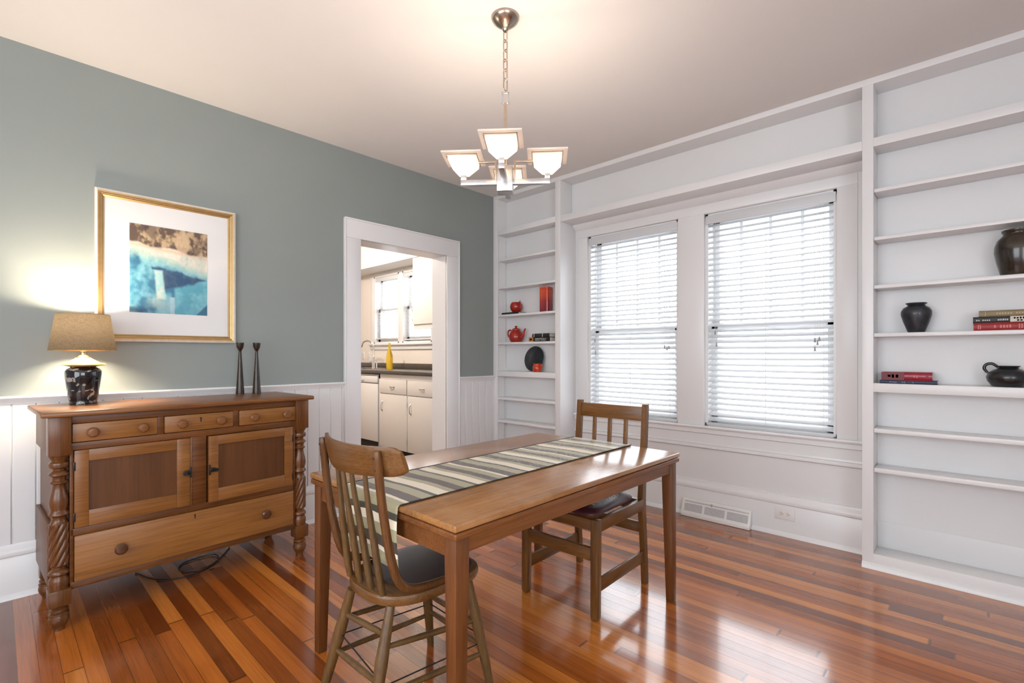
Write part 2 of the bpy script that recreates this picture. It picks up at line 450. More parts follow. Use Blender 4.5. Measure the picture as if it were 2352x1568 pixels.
M['mat'] = paint('white_mat_board', (0.78, 0.775, 0.77, 1), 0.8, 0.01, 0.2)
M['gold_line'] = plain('dark_gilt_line', (0.30, 0.17, 0.06, 1), 0.4, 0.7)  # darker gold for the lines between the gilt mouldings
M['paper'] = plain('page_paper', (0.68, 0.63, 0.55, 1), 0.8, 0, 0.2)
M['blind'] = paint('blind_white', (0.62, 0.63, 0.64, 1), 0.35, 0.01)
M['cord'] = plain('blind_cord', (0.75, 0.75, 0.74, 1), 0.7)
M['counter'] = ceramic('dark_laminate', srgb(62, 56, 50), srgb(82, 75, 68), 0.3, 60)
def bottle_mat():
    m = NT('yellow_bottle_glass')
    m.set(Base_Color=(0.95, 0.66, 0.06, 1), Roughness=0.05)
    m.b.inputs['Transmission Weight'].default_value = 0.75; m.b.inputs['IOR'].default_value = 1.45
    return m.m
M['bottle'] = bottle_mat()
M['kfloor'] = wood('kitchen_floor_wood', srgb(70, 48, 34), srgb(96, 68, 48), srgb(118, 88, 64), 'y', 1, 0.3)

# ------------------------------------------------------------------ dimensions of the room
YL, XF, XW, ZC = 3.525, 3.45, 3.68, 2.805
XB, YB = -1.7, -1.7
DX0, DX1, DZ = 1.977, 2.84, 2.125
WIN = [(1.692, 2.545, 0.688, 2.282), (0.640, 1.487, 0.688, 2.278)]

# floor / ceiling
struct(MB().box(XB - .1, 3.9, YB - .1, YL + 0.19, -0.08, 0.0).build('floor', M['floor'], smooth=False))
struct(MB().box(XB - .1, 3.95, YB - .1, YL + .19, ZC, ZC + 0.1).build('ceiling', M['ceiling'], smooth=False))
# left (sage) wall with the doorway
w = MB()
w.box(XB, DX0 - 0.02, YL, YL + 0.19, 0, ZC); w.box(DX1 + 0.02, 3.9, YL, YL + 0.19, 0, ZC); w.box(DX0 - 0.02, DX1 + 0.02, YL, YL + 0.19, DZ + 0.02, ZC)
struct(w.build('wall_left', M['green'], smooth=False))
# window wall with two openings
w = MB(); a, b = WIN
ys = [YB, b[0], b[1], a[0], a[1], YL]
for i in range(5):
    y0, y1 = ys[i], ys[i + 1]
    if i in (1, 3):
        q = b if i == 1 else a
        w.box(XW, XW + 0.2, y0, y1, 0, q[2]); w.box(XW, XW + 0.2, y0, y1, q[3], ZC)
    else:
        w.box(XW, XW + 0.2, y0, y1, 0, ZC)
struct(w.build('wall_right', M['white'], smooth=False))
# unseen walls behind the camera, each with a big opening added for fill light
w = MB()
w.box(XB - .1, XB, YB, -0.35, 0, ZC); w.box(XB - .1, XB, 2.15, YL, 0, ZC); w.box(XB - .1, XB, -0.35, 2.15, 0, 0.65); w.box(XB - .1, XB, -0.35, 2.15, 2.35, ZC)
struct(w.build('wall_back', M['white'], smooth=False))
w = MB()
w.box(XB, -1.5, YB - .1, YB, 0, ZC); w.box(0.6, 3.68, YB - .1, YB, 0, ZC); w.box(-1.5, 0.6, YB - .1, YB, 0, 0.65); w.box(-1.5, 0.6, YB - .1, YB, 2.35, ZC)
struct(w.build('wall_front', M['white'], smooth=False))

# wainscot boards with grooves on the left wall
def wainscot(x0, x1):
    m = MB(); x = x0; W = 0.088
    while x < x1 - 1e-4:
        xe = min(x + W, x1)
        m.box(x + 0.0012, xe - 0.0012, YL - 0.014, YL, 0.24, 0.985, 0.004, seg=1); x = xe
    m.box(x0, x1, YL - 0.008, YL, 0.24, 0.985)
    return m
struct(wainscot(XB, DX0 - 0.132).build('trim_1', M['white']))
struct(wainscot(DX1 + 0.142, 3.47).build('trim_2', M['white']))
def chair_rail(x0, x1):
    return MB().prism([(YL, 1.012), (YL - 0.030, 1.012), (YL - 0.034, 1.004), (YL - 0.030, 0.995), (YL - 0.022, 0.985), (YL - 0.018, 0.972), (YL, 0.972)], x0, x1, 'x')
struct(chair_rail(XB, DX0 - 0.132).build('trim_3', M['trim']))
struct(chair_rail(DX1 + 0.142, 3.47).build('trim_4', M['trim']))
BASE = [(0, 0.0), (-0.026, 0.0), (-0.026, 0.20), (-0.022, 0.207), (-0.030, 0.213), (-0.034, 0.228), (-0.028, 0.245), (-0.020, 0.252), (-0.016, 0.27), (0, 0.275)]
def baseboard_left(x0, x1):
    m = MB(); m.prism([(YL + a, z) for a, z in BASE], x0, x1, 'x')
    m.prism([(YL - 0.026, 0.0), (YL - 0.042, 0.0), (YL - 0.040, 0.012), (YL - 0.026, 0.026)], x0, x1, 'x'); return m
struct(baseboard_left(XB, DX0 - 0.132).build('baseboard_left', M['trim']))
struct(baseboard_left(DX1 + 0.142, 3.46).build('baseboard_left', M['trim']))

# doorway: jamb and casing
d1 = sroot('door_1', (2.41, YL, 0))
m = MB(); ox = 2.41
m.box(DX0 - 0.02 - ox, DX0 - ox, -0.008, 0.20, 0, DZ + .02); m.box(DX1 - ox, DX1 + 0.02 - ox, -0.008, 0.20, 0, DZ + .02); m.box(DX0 - ox, DX1 - ox, -0.008, 0.20, DZ, DZ + 0.02)
m.build('jamb', M['trim'], d1, smooth=False)
m = MB()
m.box(DX0 - 0.132 - ox, DX0 - ox, -0.024, 0, 0, DZ, 0.003); m.box(DX1 - ox, DX1 + 0.142 - ox, -0.024, 0, 0, DZ, 0.003)
m.box(DX0 - 0.132 - ox, DX1 + 0.142 - ox, -0.026, 0, DZ, DZ + 0.145, 0.003)
m.box(DX0 - 0.138 - ox, DX1 + 0.148 - ox, -0.034, 0, DZ + 0.138, DZ + 0.153, 0.005)
m.box(DX0 - 0.138 - ox, DX0 - 0.126 - ox, -0.030, 0, 0, DZ + 0.14, 0.004); m.box(DX1 + 0.136 - ox, DX1 + 0.148 - ox, -0.030, 0, 0, DZ + 0.14, 0.004)
m.build('casing', M['trim'], d1)

# bay between the bookcases: header shelf, top rail, mouldings
struct(MB().box(XF, XW, YB, YL, 2.768, ZC, 0.002).build('trim_5', M['trim']))
m = MB(); m.box(XF, XW, 0.477, 2.676, 2.400, 2.456, 0.003)
m.prism([(XW, 2.400), (XW - 0.05, 2.400), (XW - 0.044, 2.388), (XW - 0.026, 2.372), (XW - 0.012, 2.36), (XW, 2.352)], 0.478, 2.675, 'y')
struct(m.build('trim_6', M['trim']))
struct(MB().box(3.622, XW, 0.478, 2.675, 2.456, 2.768).build('trim_7', M['white'], smooth=False))
# base moulding of the window wall
m = MB(); m.prism([(XW + a, z) for a, z in BASE], 0.478, 2.675, 'y')
m.prism([(XW - 0.026, 0.0), (XW - 0.042, 0.0), (XW - 0.040, 0.012), (XW - 0.026, 0.028)], 0.478, 2.675, 'y')
struct(m.build('baseboard_right', M['trim']))
m = MB(); m.prism([(XW, 0.560), (XW - 0.010, 0.560), (XW - 0.012, 0.548), (XW - 0.006, 0.542), (XW - 0.018, 0.532), (XW - 0.018, 0.522), (XW - 0.008, 0.515), (XW, 0.515)], 0.478, 2.675, 'y')
struct(m.build('trim_8', M['trim']))
m = MB(); m.prism([(XW + 0.01, 0.688), (XW - 0.030, 0.688), (XW - 0.036, 0.678), (XW - 0.030, 0.668), (XW - 0.014, 0.662), (XW - 0.014, 0.632), (XW, 0.626), (XW + 0.01, 0.626)], 0.478, 2.675, 'y')
struct(m.build('trim_9', M['trim']))
# flat casing strips beside the windows
m = MB()
m.box(XW - 0.006, XW, 2.545, 2.64, 0.688, 2.282, 0.002); m.box(XW - 0.006, XW, 1.487, 1.692, 0.688, 2.282, 0.002); m.box(XW - 0.006, XW, 0.53, 0.640, 0.688, 2.282, 0.002); m.box(XW - 0.006, XW, 0.53, 2.64, 2.282, 2.352, 0.002)
struct(m.build('trim_10', M['trim']))

# ------------------------------------------------------------------ windows
def sash_window(name, y0, y1, z0, z1, x, zmeet, muntins):
    r = sroot(name, (x, (y0 + y1) / 2, z0)); hw = (y1 - y0) / 2; H = z1 - z0; zm = zmeet - z0
    m = MB()   # frame lining
    m.box(-0.10, 0.06, -hw, -hw + 0.022, 0, H); m.box(-0.10, 0.06, hw - 0.022, hw, 0, H); m.box(-0.10, 0.06, -hw, hw, H - 0.022, H); m.box(-0.10, 0.08, -hw, hw, 0, 0.02)
    m.build('frame', M['trim'], r, smooth=False)
    s = MB(); a = hw - 0.022
    s.box(0.01, 0.045, -a, -a + 0.045, zm - 0.03, H - 0.022); s.box(0.01, 0.045, a - 0.045, a, zm - 0.03, H - 0.022)
    s.box(0.01, 0.045, -a, a, H - 0.07, H - 0.022); s.box(0.01, 0.045, -a, a, zm - 0.03, zm + 0.012)
    for k in range(muntins):
        yy = -a + 2 * a * (k + 1) / (muntins + 1); s.box(0.012, 0.043, yy - 0.011, yy + 0.011, zm, H - 0.03)
    s.build('upper_sash', M['trim'], r, smooth=False)
    s = MB()
    s.box(-0.03, 0.008, -a, -a + 0.045, 0.02, zm + 0.03); s.box(-0.03, 0.008, a - 0.045, a, 0.02, zm + 0.03)
    s.box(-0.03, 0.008, -a, a, 0.02, 0.085); s.box(-0.03, 0.008, -a, a, zm - 0.012, zm + 0.03)
    s.build('lower_sash', M['trim'], r, smooth=False)
    MB().box(0.026, 0.029, -a + .04, a - .04, zm, H - .05).build('pane', M['pane'], r, smooth=False)
    MB().box(-0.012, -0.009, -a + .04, a - .04, 0.06, zm).build('pane', M['pane'], r, smooth=False)
    return r
sash_window('window_1', *WIN[0], 3.80, 1.43, 3)
sash_window('window_2', *WIN[1], 3.80, 1.43, 3)

def venetian(label, y0, y1, z0, z1, x, pitch, tilt, width, parent_group, tassels, slat_t=0.0028):
    t = thing('venetian_blind', label, 'window blind', (x, (y0 + y1) / 2, z0), 0, parent_group)
    hw = (y1 - y0) / 2 - 0.008; H = z1 - z0
    MB().box(-0.022, 0.030, -hw, hw, H - 0.052, H - 0.012, 0.002).build('headrail', M['blind'], t)
    MB().box(-0.032, -0.026, -hw, hw, H - 0.078, H - 0.014, 0.002).build('valance', M['blind'], t)
    b = MB(); z = 0.05; n = 0
    ca, sa = math.cos(R(tilt)), math.sin(R(tilt))
    while z < H - 0.085:
        jit = random.uniform(-0.0015, 0.0015)
        top, bot = [], []
        for k in range(5):
            u = (k / 4 - 0.5) * width; bow = 0.0022 * (1 - (2 * k / 4 - 1) ** 2)
            dx = u * ca - bow * sa; dz = u * sa + bow * ca
            top.append((dx, dz + slat_t / 2)); bot.append((dx, dz - slat_t / 2))
        ring = top + bot[::-1]
        b.grid([[(dx, yy, z + dz + jit) for dx, dz in ring] for yy in (-hw + 0.004, hw - 0.004)], True)
        for yy, rev in ((-hw + 0.004, 1), (hw - 0.004, 0)):
            vs = [b.bm.verts.new((dx, yy, z + dz + jit)) for dx, dz in ring]
            b.bm.faces.new(vs[::-1] if rev else vs)
        z += pitch; n += 1
    b.build('slats', M['blind'], t, ang=50)
    MB().box(-0.026, 0.026, -hw, hw, 0.004, 0.024, 0.003).build('bottom_rail', M['blind'], t)
    c = MB()
    for f in (-0.84, 0.0, 0.84):
        for dx in (-0.026, 0.026):
            c.tube([(dx, f * hw, 0.02), (dx, f * hw, H - 0.05)], 0.0011, 5)
    for (yy, zz) in tassels:
        c.tube([(-0.034, yy, zz), (-0.033, yy, H - 0.05)], 0.0009, 5)
    c.build('cord', M['cord'], t)
    for (yy, zz) in tassels:
        MB().lathe([(0.002, 0.012), (0.004, 0.008), (0.0065, -0.012), (0.007, -0.018), (0.0, -0.019)], 10, T((-0.034, yy, zz))).build('tassel', M['grey'], t)
    return t
venetian('white slatted blind in the narrower-looking window, the one behind the oak chair', *WIN[0], 3.722, 0.0415, 31, 0.050, 'slatted window blinds', [(0.352, 0.66), (0.345, 0.56), (-0.31, 0.60), (-0.33, 0.585), (-0.345, 0.595)])
venetian('white slatted blind in the window nearest the wide bookcase, above the floor vent', *WIN[1], 3.722, 0.0415, 31, 0.050, 'slatted window blinds', [(0.345, 0.70), (0.335, 0.61), (-0.30, 0.63), (-0.315, 0.615), (-0.325, 0.64), (-0.30, 0.575)])

# ------------------------------------------------------------------ built-in bookcases
def standards(t, xs, y, z0, z1):
    for x in xs:
        m = MB(); m.mi = 0; m.box(x - 0.007, x + 0.007, y - 0.003, y, z0, z1)
        m.mi = 1; z = z0 + 0.01
        while z < z1 - 0.01:
            m.box(x - 0.0035, x + 0.0035, y - 0.0036, y - 0.0028, z, z + 0.007); z += 0.021
        m.build('shelf_standard', [M['trim'], M['grey']], t, smooth=False)
SH = [(2.147, 2.167), (1.873, 1.892), (1.597, 1.617), (1.322, 1.343)]
SL = [(0.776, 0.800), (0.550, 0.575)]
def bookcase(label, ya, yb, stile_lo, stile_hi, xback):
    # ya < yb ; inner opening between ya and yb
    t = thing('bookcase', label, 'bookcase', (XF, (ya + yb) / 2, 0), 0)
    oy = (ya + yb) / 2; X0, XB_ = 0.0, xback - XF; a, b = ya - oy, yb - oy
    for (s0, s1) in (stile_lo, stile_hi):
        MB().box(X0, XW - XF - 0.001, s0 - oy, s1 - oy, 0.0, 2.768, 0.0015).build('upright', M['trim'], t)
    MB().box(XB_, XB_ + 0.012, a, b, 0.08, 2.768).build('back_panel', M['white'], t, smooth=False)
    MB().box(XB_ - 0.005, XB_, a, b, 0.08, 0.235, 0.0015).build('back_panel', M['white'], t)
    for (z0, z1) in ((2.408, 2.458), (1.008, 1.058)):
        MB().box(X0 + 0.0, XB_, a, b, z0, z1, 0.0015).build('fixed_shelf', M['trim'], t)
    for (z0, z1) in SH + SL:
        MB().box(X0 + 0.006, XB_ - 0.001, a + 0.002, b - 0.002, z0, z1, 0.002).build('shelf', M['trim'], t)
    MB().box(X0, XB_, a, b, 0.0, 0.085, 0.0015).build('plinth', M['trim'], t)
    sm = MB(); sm.prism([(0.0, 0.0), (-0.020, 0.0), (-0.018, 0.014), (-0.010, 0.026), (0.0, 0.032)], stile_lo[0] - oy, stile_hi[1] - oy, 'y')
    sm.build('shoe_moulding', M['trim'], t)
    return t, oy
bl, oy = bookcase('narrow built-in white bookcase in the far corner holding red pottery', 2.735, 3.468, (2.676, 2.735), (3.468, YL - 0.001), 3.590)
standards(bl, (0.016, 0.118), 3.468 - oy, 1.09, 2.39)
standards(bl, (0.016, 0.100), 3.468 - oy, 0.12, 0.99)
br, oy2 = bookcase('wide built-in white bookcase to the right of the windows with dark pots', -1.45, 0.424, (-1.52, -1.45), (0.424, 0.477), 3.612)

# ------------------------------------------------------------------ objects on the bookcases
def books_flat(label, x, y0, y1, z, th, depth, cover, group=None, rz=0, name='book', spine=None, pages=True):
    """lying book: spine faces -x, from y0 (left in view, larger y) to y1"""
    L = abs(y0 - y1); t = thing(name, label, 'book', (x, (y0 + y1) / 2, z), rz, group)
    c = MB(); c.box(0, depth, -L / 2, L / 2, 0, 0.0025, 0.0008); c.box(0, depth, -L / 2, L / 2, th - 0.0025, th, 0.0008)
    c.prism([(0.004, 0.0), (-0.002, th * 0.15), (-0.004, th * 0.5), (-0.002, th * 0.85), (0.004, th), (0.006, th), (0.006, 0)], -L / 2, L / 2, 'y')
    c.build('cover', cover, t)
    MB().box(0.006, depth - 0.004, -L / 2 + 0.004, L / 2 - 0.004, 0.0025, th - 0.0025).build('pages', M['paper'], t, smooth=False)
    if spine:
        for (u0, u1, v0, v1, mt) in spine:     # u along the spine from the left end, v up
            MB().box(-0.0050, -0.0030, L / 2 - u1 * L, L / 2 - u0 * L, v0 * th, v1 * th).build('spine_mark', mt, t, smooth=False)
    return t
def cov(name, col, rough=0.45): return plain(name, col, rough)
K = {'blk': cov('black_book_cloth', srgb(22, 22, 25)), 'red': cov('red_book_cloth', srgb(158, 40, 42)), 'crim': cov('crimson_dust_jacket', srgb(152, 20, 46), 0.25), 'navy': cov('navy_book_cloth', srgb(24, 34, 62)),
     'tan': cov('tan_book_cloth', srgb(138, 118, 82)), 'cream': cov('cream_label', srgb(206, 198, 182)), 'gilt': cov('gilt_mark', srgb(176, 160, 120)), 'wht': cov('white_ink', srgb(196, 194, 190)), 'org': cov('ochre_picture', srgb(176, 112, 48)),
     'pale': cov('pale_red_ink', srgb(196, 110, 104)), 'dred': cov('dark_crimson', srgb(110, 16, 30)), 'bluem': cov('blue_mark', srgb(84, 98, 130))}
def letters(u0, u1, v0, v1, mt, n, jitter=0.2):
    out = []; rr = random.Random(int(u0 * 1000) + n)
    w = (u1 - u0) / n
    for i in range(n):
        if rr.random() < 0.14: continue
        out.append((u0 + i * w, u0 + (i + 0.62) * w, v0, v1 - rr.random() * jitter * (v1 - v0), mt))
    return out
Z4, Z5, ZQ = 1.617, 1.343, 1.058
books_flat('thin black book lying flat under the round red pot', 3.472, 3.425, 3.205, Z4, 0.019, 0.115, K['blk'])
books_flat('thicker black book with an ochre picture on its spine, lying beside the red teapot', 3.470, 3.063, 2.815, Z5, 0.040, 0.105, K['blk'],
           spine=[(0.0, 0.22, 0.03, 0.97, K['org']), (0.06, 0.16, 0.3, 0.7, K['blk'])] + letters(0.32, 0.86, 0.58, 0.78, K['wht'], 14) + letters(0.32, 0.84, 0.25, 0.45, K['wht'], 13))
books_flat('black book with pale bands, on top of the book beside the red teapot', 3.472, 3.022, 2.822, Z5 + 0.0402, 0.034, 0.100, K['blk'],
           spine=[(0.10, 0.13, 0.02, 0.98, K['wht']), (0.60, 0.64, 0.02, 0.98, K['wht'])])
# stack of three at the right edge
rs = books_flat('red cloth book at the bottom of the three-book stack by the dark round-bellied vases', 3.478, 0.008, -0.262, Z5, 0.040, 0.125, K['red'],
           spine=letters(0.06, 0.14, 0.2, 0.8, K['pale'], 3) + letters(0.28, 0.52, 0.3, 0.7, K['pale'], 6) + letters(0.6, 0.7, 0.2, 0.85, K['pale'], 3) + letters(0.74, 0.95, 0.3, 0.7, K['pale'], 5))
books_flat('black book with a cream half-spine in the middle of the three-book stack', 3.476, 0.010, -0.235, Z5 + 0.0402, 0.030, 0.120, K['blk'],
           spine=[(0.55, 1.0, 0.03, 0.97, K['cream'])] + letters(0.05, 0.30, 0.3, 0.55, K['wht'], 8) + letters(0.37, 0.53, 0.3, 0.6, K['wht'], 6) + letters(0.60, 0.98, 0.52, 0.82, K['blk'], 9) + letters(0.60, 0.98, 0.16, 0.44, K['blk'], 8))
books_flat('tan cloth book on top of the three-book stack', 3.480, -0.012, -0.24, Z5 + 0.0704, 0.031, 0.115, K['tan'],
           spine=[(0.10, 0.11, 0.05, 0.95, K['gilt'])] + letters(0.28, 0.80, 0.35, 0.65, K['gilt'], 12))
books_flat('navy book lying under the crimson paperback on the wide bookcase', 3.474, 0.398, 0.150, ZQ, 0.019, 0.118, K['navy'],
           spine=letters(0.18, 0.32, 0.2, 0.8, K['bluem'], 4) + letters(0.40, 0.62, 0.25, 0.75, K['bluem'], 6))
books_flat('crimson paperback lying on top of the navy book', 3.478, 0.390, 0.170, ZQ + 0.0192, 0.046, 0.112, K['crim'],
           spine=[(0.0, 0.46, 0.02, 0.98, K['dred'])] + [(0.13, 0.19, 0.4, 0.66, K['wht']), (0.21, 0.26, 0.3, 0.72, K['wht']), (0.29, 0.345, 0.32, 0.7, K['wht']), (0.64, 0.67, 0.4, 0.66, K['pale']), (0.69, 0.73, 0.36, 0.66, K['pale'])] + [(0.88, 0.93, 0.35, 0.6, K['dred'])])

def vessel(name, label, cat, prof, loc, mat, part='body', seg=48, fn=None):
    t = thing(name, label, cat, loc)
    MB().lathe(prof, seg, None, fn).build(part, mat, t, ang=60)
    return t
# tall brown jar at frame edge
vessel('jar', 'large dark brown glazed jar with short neck, highest pot on the wide bookcase', 'jar',
       [(0.0, 0.0), (0.060, 0.0), (0.066, 0.012), (0.080, 0.07), (0.088, 0.12), (0.087, 0.15), (0.078, 0.18), (0.062, 0.198), (0.056, 0.205), (0.055, 0.214), (0.060, 0.219), (0.061, 0.228), (0.056, 0.231), (0.048, 0.226), (0.046, 0.205), (0.06, 0.18), (0.0, 0.17)],
       (3.530, -0.155, Z4), M['brown_glaze'])
vessel('vase', 'small blue-black wide-shouldered vase standing alone left of the three-book stack', 'vase',
       [(0.0, 0.0), (0.035, 0.0), (0.040, 0.01), (0.058, 0.06), (0.0685, 0.098), (0.068, 0.118), (0.058, 0.137), (0.044, 0.146), (0.038, 0.151), (0.040, 0.156), (0.047, 0.160), (0.0475, 0.165), (0.042, 0.166), (0.034, 0.158), (0.034, 0.148), (0.0, 0.12)],
       (3.527, 0.240, Z5), M['blue_black'])
j = vessel('jug', 'squat black jug with a loop handle on the wide bookcase counter shelf', 'jug',
       [(0.0, 0.0), (0.050, 0.0), (0.062, 0.006), (0.078, 0.028), (0.083, 0.048), (0.076, 0.070), (0.055, 0.086), (0.040, 0.092), (0.036, 0.097), (0.044, 0.103), (0.043, 0.106), (0.034, 0.102), (0.030, 0.09), (0.0, 0.08)],
       (3.525, -0.120, ZQ), M['black_glaze'])
MB().tube([(0.004, 0.036, 0.098), (0.004, 0.058, 0.116), (0.004, 0.080, 0.112), (0.004, 0.088, 0.092), (0.004, 0.076, 0.070)], [0.006, 0.007, 0.007, 0.007, 0.006], 10, sub=4).build('handle', M['black_glaze'], j)
# canister (rounded square plan)
def sq(r, z, t):
    return r * (abs(math.cos(t)) ** 6 + abs(math.sin(t)) ** 6) ** (-1 / 6)
cn = thing('canister', 'tall orange-to-crimson ceramic canister at the right end of its shelf', 'canister', (3.532, 2.906, Z4), R(8))
MB().lathe([(0.0, 0.0), (0.046, 0.0), (0.0485, 0.004), (0.0485, 0.205), (0.046, 0.209), (0.046, 0.212)], 40, None, sq).build('body', M['canister'], cn, ang=30)
MB().lathe([(0.046, 0.2125), (0.0495, 0.214), (0.0495, 0.228), (0.046, 0.232), (0.030, 0.235), (0.0, 0.236)], 40, None, sq).build('lid', M['canister'], cn, ang=30)
sgp = vessel('pot', 'round red pot with a small ear, resting on the thin black book', 'pot',
       [(0.0, 0.0), (0.030, 0.0), (0.036, 0.004), (0.056, 0.028), (0.062, 0.055), (0.058, 0.078), (0.048, 0.094), (0.045, 0.098), (0.041, 0.096), (0.050, 0.07), (0.0, 0.05)], (3.530, 3.285, Z4 + 0.0192), M['red_glaze'])
MB().tube([(0, -0.040, 0.092), (0, -0.052, 0.104), (0, -0.048, 0.112)], [0.008, 0.007, 0.003], 8).build('ear', M['red_glaze'], sgp)
MB().tube([(0, 0.042, 0.092), (0, 0.047, 0.099)], [0.006, 0.003], 8).build('ear', M['red_glaze'], sgp)
# teapot
tp = vessel('teapot', 'brick-red teapot with spout pointing right on the narrow bookcase', 'teapot',
       [(0.0, 0.0), (0.048, 0.0), (0.056, 0.006), (0.070, 0.036), (0.071, 0.062), (0.062, 0.090), (0.048, 0.110), (0.042, 0.116), (0.0, 0.117)], (3.527, 3.283, Z5), M['red_glaze'])
MB().lathe([(0.043, 0.117), (0.043, 0.122), (0.034, 0.133), (0.016, 0.140), (0.010, 0.143), (0.0095, 0.148), (0.015, 0.153), (0.012, 0.160), (0.0, 0.162)], 32).build('lid', M['red_glaze'], tp)
MB().tube([(0, -0.056, 0.045), (0, -0.088, 0.062), (0, -0.104, 0.098), (0, -0.122, 0.130)], [0.018, 0.015, 0.010, 0.008], 12, sub=4).build('spout', M['red_glaze'], tp)
MB().tube([(0, 0.052, 0.108), (0, 0.088, 0.122), (0, 0.110, 0.102), (0, 0.104, 0.062), (0, 0.064, 0.036)], [0.008, 0.008, 0.008, 0.008, 0.007], 10, sub=5).build('handle', M['red_glaze'], tp)
# plate leaning on the back panel
pl = tag(MB().lathe([(0.0, 0.0), (0.075, 0.0), (0.082, 0.004), (0.118, 0.012), (0.122, 0.016), (0.118, 0.019), (0.082, 0.010), (0.070, 0.006), (0.0, 0.006)], 56,
         RY(-80)).build('plate', M['slate_plate'], None, (3.564, 3.068, ZQ + 0.1215)), 'large dark slate plate propped upright behind the small orange jug', 'plate')
cj = vessel('jug', 'small orange creamer jug in front of the dark plate', 'jug',
       [(0.0, 0.0), (0.032, 0.0), (0.038, 0.006), (0.045, 0.030), (0.043, 0.050), (0.036, 0.064), (0.034, 0.074), (0.038, 0.080), (0.035, 0.080), (0.030, 0.068), (0.0, 0.05)], (3.497, 2.985, ZQ), M['orange_glaze'])
MB().tube([(0, -0.034, 0.076), (0, -0.052, 0.072), (0, -0.058, 0.052), (0, -0.042, 0.028)], 0.006, 10, sub=4).build('handle', M['orange_glaze'], cj)
MB().hexa([(-.012, .030, .064), (.012, .030, .064), (.004, .034, .062), (-.004, .034, .062)], [(-.014, .030, .080), (.014, .030, .080), (.004, .054, .084), (-.004, .054, .084)], 0.002).build('spout', M['orange_glaze'], cj)

# ------------------------------------------------------------------ wall vent and outlet on the window wall
v = thing('floor_vent', 'white louvred heating vent at the foot of the wall below the right-hand window', 'vent', (XW - 0.030, 1.385, 0.002))
m = MB(); m.prism([(0.0, 0.0), (-0.055, 0.0), (-0.055, 0.022), (-0.020, 0.118), (-0.010, 0.128), (0.0, 0.128)], -0.247, 0.247, 'y', 0.002)
m.build('housing', M['appliance'], v)
sl = MB()
ang = math.atan2(0.035, 0.096)
def on_face(u, h0, h1, y0, y1, d=0.0012):
    # strip on the sloping front face between heights h0 and h1
    fx = lambda h: -0.055 + (h - 0.022) * 0.035 / 0.096
    sl.hexa([(fx(h0) - d, y0, h0), (fx(h0) - d, y1, h0), (fx(h0) + 0.004, y1, h0), (fx(h0) + 0.004, y0, h0)], [(fx(h1) - d, y0, h1), (fx(h1) - d, y1, h1), (fx(h1) + 0.004, y1, h1), (fx(h1) + 0.004, y0, h1)])
for (y0, y1) in ((0.090, 0.225), (-0.072, 0.073), (-0.232, -0.089)):
    for k in range(7):
        h = 0.042 + k * 0.0075; on_face(0, h, h + 0.0042, y0, y1)
for k in range(66):
    y0 = 0.225 - k * 0.0070; on_face(0, 0.1035, 0.1115, y0 - 0.0038, y0)
sl.build('slots', M['grey'], v, smooth=False)
MB().box(-0.034, -0.022, 0.020, 0.026, 0.100, 0.120, 0.001).build('lever', M['grey'], v)

def outlet(label, loc, rot_z, horizontal=True):
    t = thing('wall_outlet', label, 'outlet', loc, rot_z)
    w, h = (0.061, 0.038) if horizontal else (0.037, 0.06)
    MB().box(-0.006, 0, -w, w, -h, h, 0.003).build('cover_plate', M['appliance'], t)
    for s in (-1, 1):
        c = (0, s * 0.0195, 0) if horizontal else (0, 0, s * 0.0195)
        rc = MB(); rc.lathe([(0.0, 0.0), (0.0165, 0.0), (0.0165, 0.002), (0.0, 0.002)], 20, T((-0.006, c[1], c[2])) @ RY(-90))
        rcp = rc.build('receptacle', M['appliance'], t)
        sm = MB()
        for q in (-1, 1):
            if horizontal: sm.box(-0.0088, -0.0078, c[1] - 0.002 , c[1] + 0.006, c[2] + q * 0.0065 - 0.0012, c[2] + q * 0.0065 + 0.0012)
            else: sm.box(-0.0088, -0.0078, c[1] + q * 0.0065 - 0.0012, c[1] + q * 0.0065 + 0.0012, c[2] - 0.002, c[2] + 0.006)
        sm.lathe([(0.0, 0.0), (0.0026, 0.0), (0.0026, 0.001), (0.0, 0.001)], 10, T((-0.0078, c[1] - (0.008 if horizontal else 0), c[2] - (0 if horizontal else 0.008))) @ RY(-90))
        sm.build('slots', M['dark'], rcp, smooth=False)
    return t
outlet('white double outlet plate set sideways in the baseboard right of the vent', (XW - 0.026, 0.933, 0.150), 0)

# ------------------------------------------------------------------ sideboard
SBX, SBY = 0.160, 2.920
sb = thing('sideboard', 'antique brown wooden sideboard with twist-turned front posts against the sage wall', 'sideboard', (SBX, SBY, 0), R(2.5))
W_ = 1.165; D_ = 0.50
MB().box(-0.026, 1.192, -0.022, 0.512, 0.946, 0.969, 0.007, seg=3).build('top', M['sb_top'], sb)
c = MB(); c.box(0.020, W_ - 0.020, 0.055, D_, 0.190, 0.944)
c.build('carcass', M['sb_h'], sb, smooth=False)
for s, u0, u1 in (('l', 0.004, 0.020), ('r', W_ - 0.020, W_ - 0.004)):
    MB().box(u0, u1, 0.07, D_, 0.775, 0.944, 0.002).build('side_panel', M['sb_h'], sb)
    MB().box(u0, u1, 0.07, D_, 0.19, 0.47, 0.002).build('side_panel', M['sb_h'], sb)
f = MB(); v0, v1 = 0.022, 0.058
for (u0, u1, z0, z1) in ((0.074, 1.091, 0.911, 0.946), (0.074, 1.091, 0.790, 0.823), (0.399, 0.426, 0.823, 0.911), (0.746, 0.775, 0.823, 0.911), (0.541, 0.615, 0.437, 0.790), (0.074, 1.091, 0.405, 0.437), (0.074, 1.091, 0.168, 0.198), (0.072, 0.085, 0.198, 0.79), (1.076, 1.093, 0.198, 0.79)):
    f.box(u0, u1, v0, v1, z0, z1, 0.0015)
f.build('face_frame', M['sb_h'], sb)
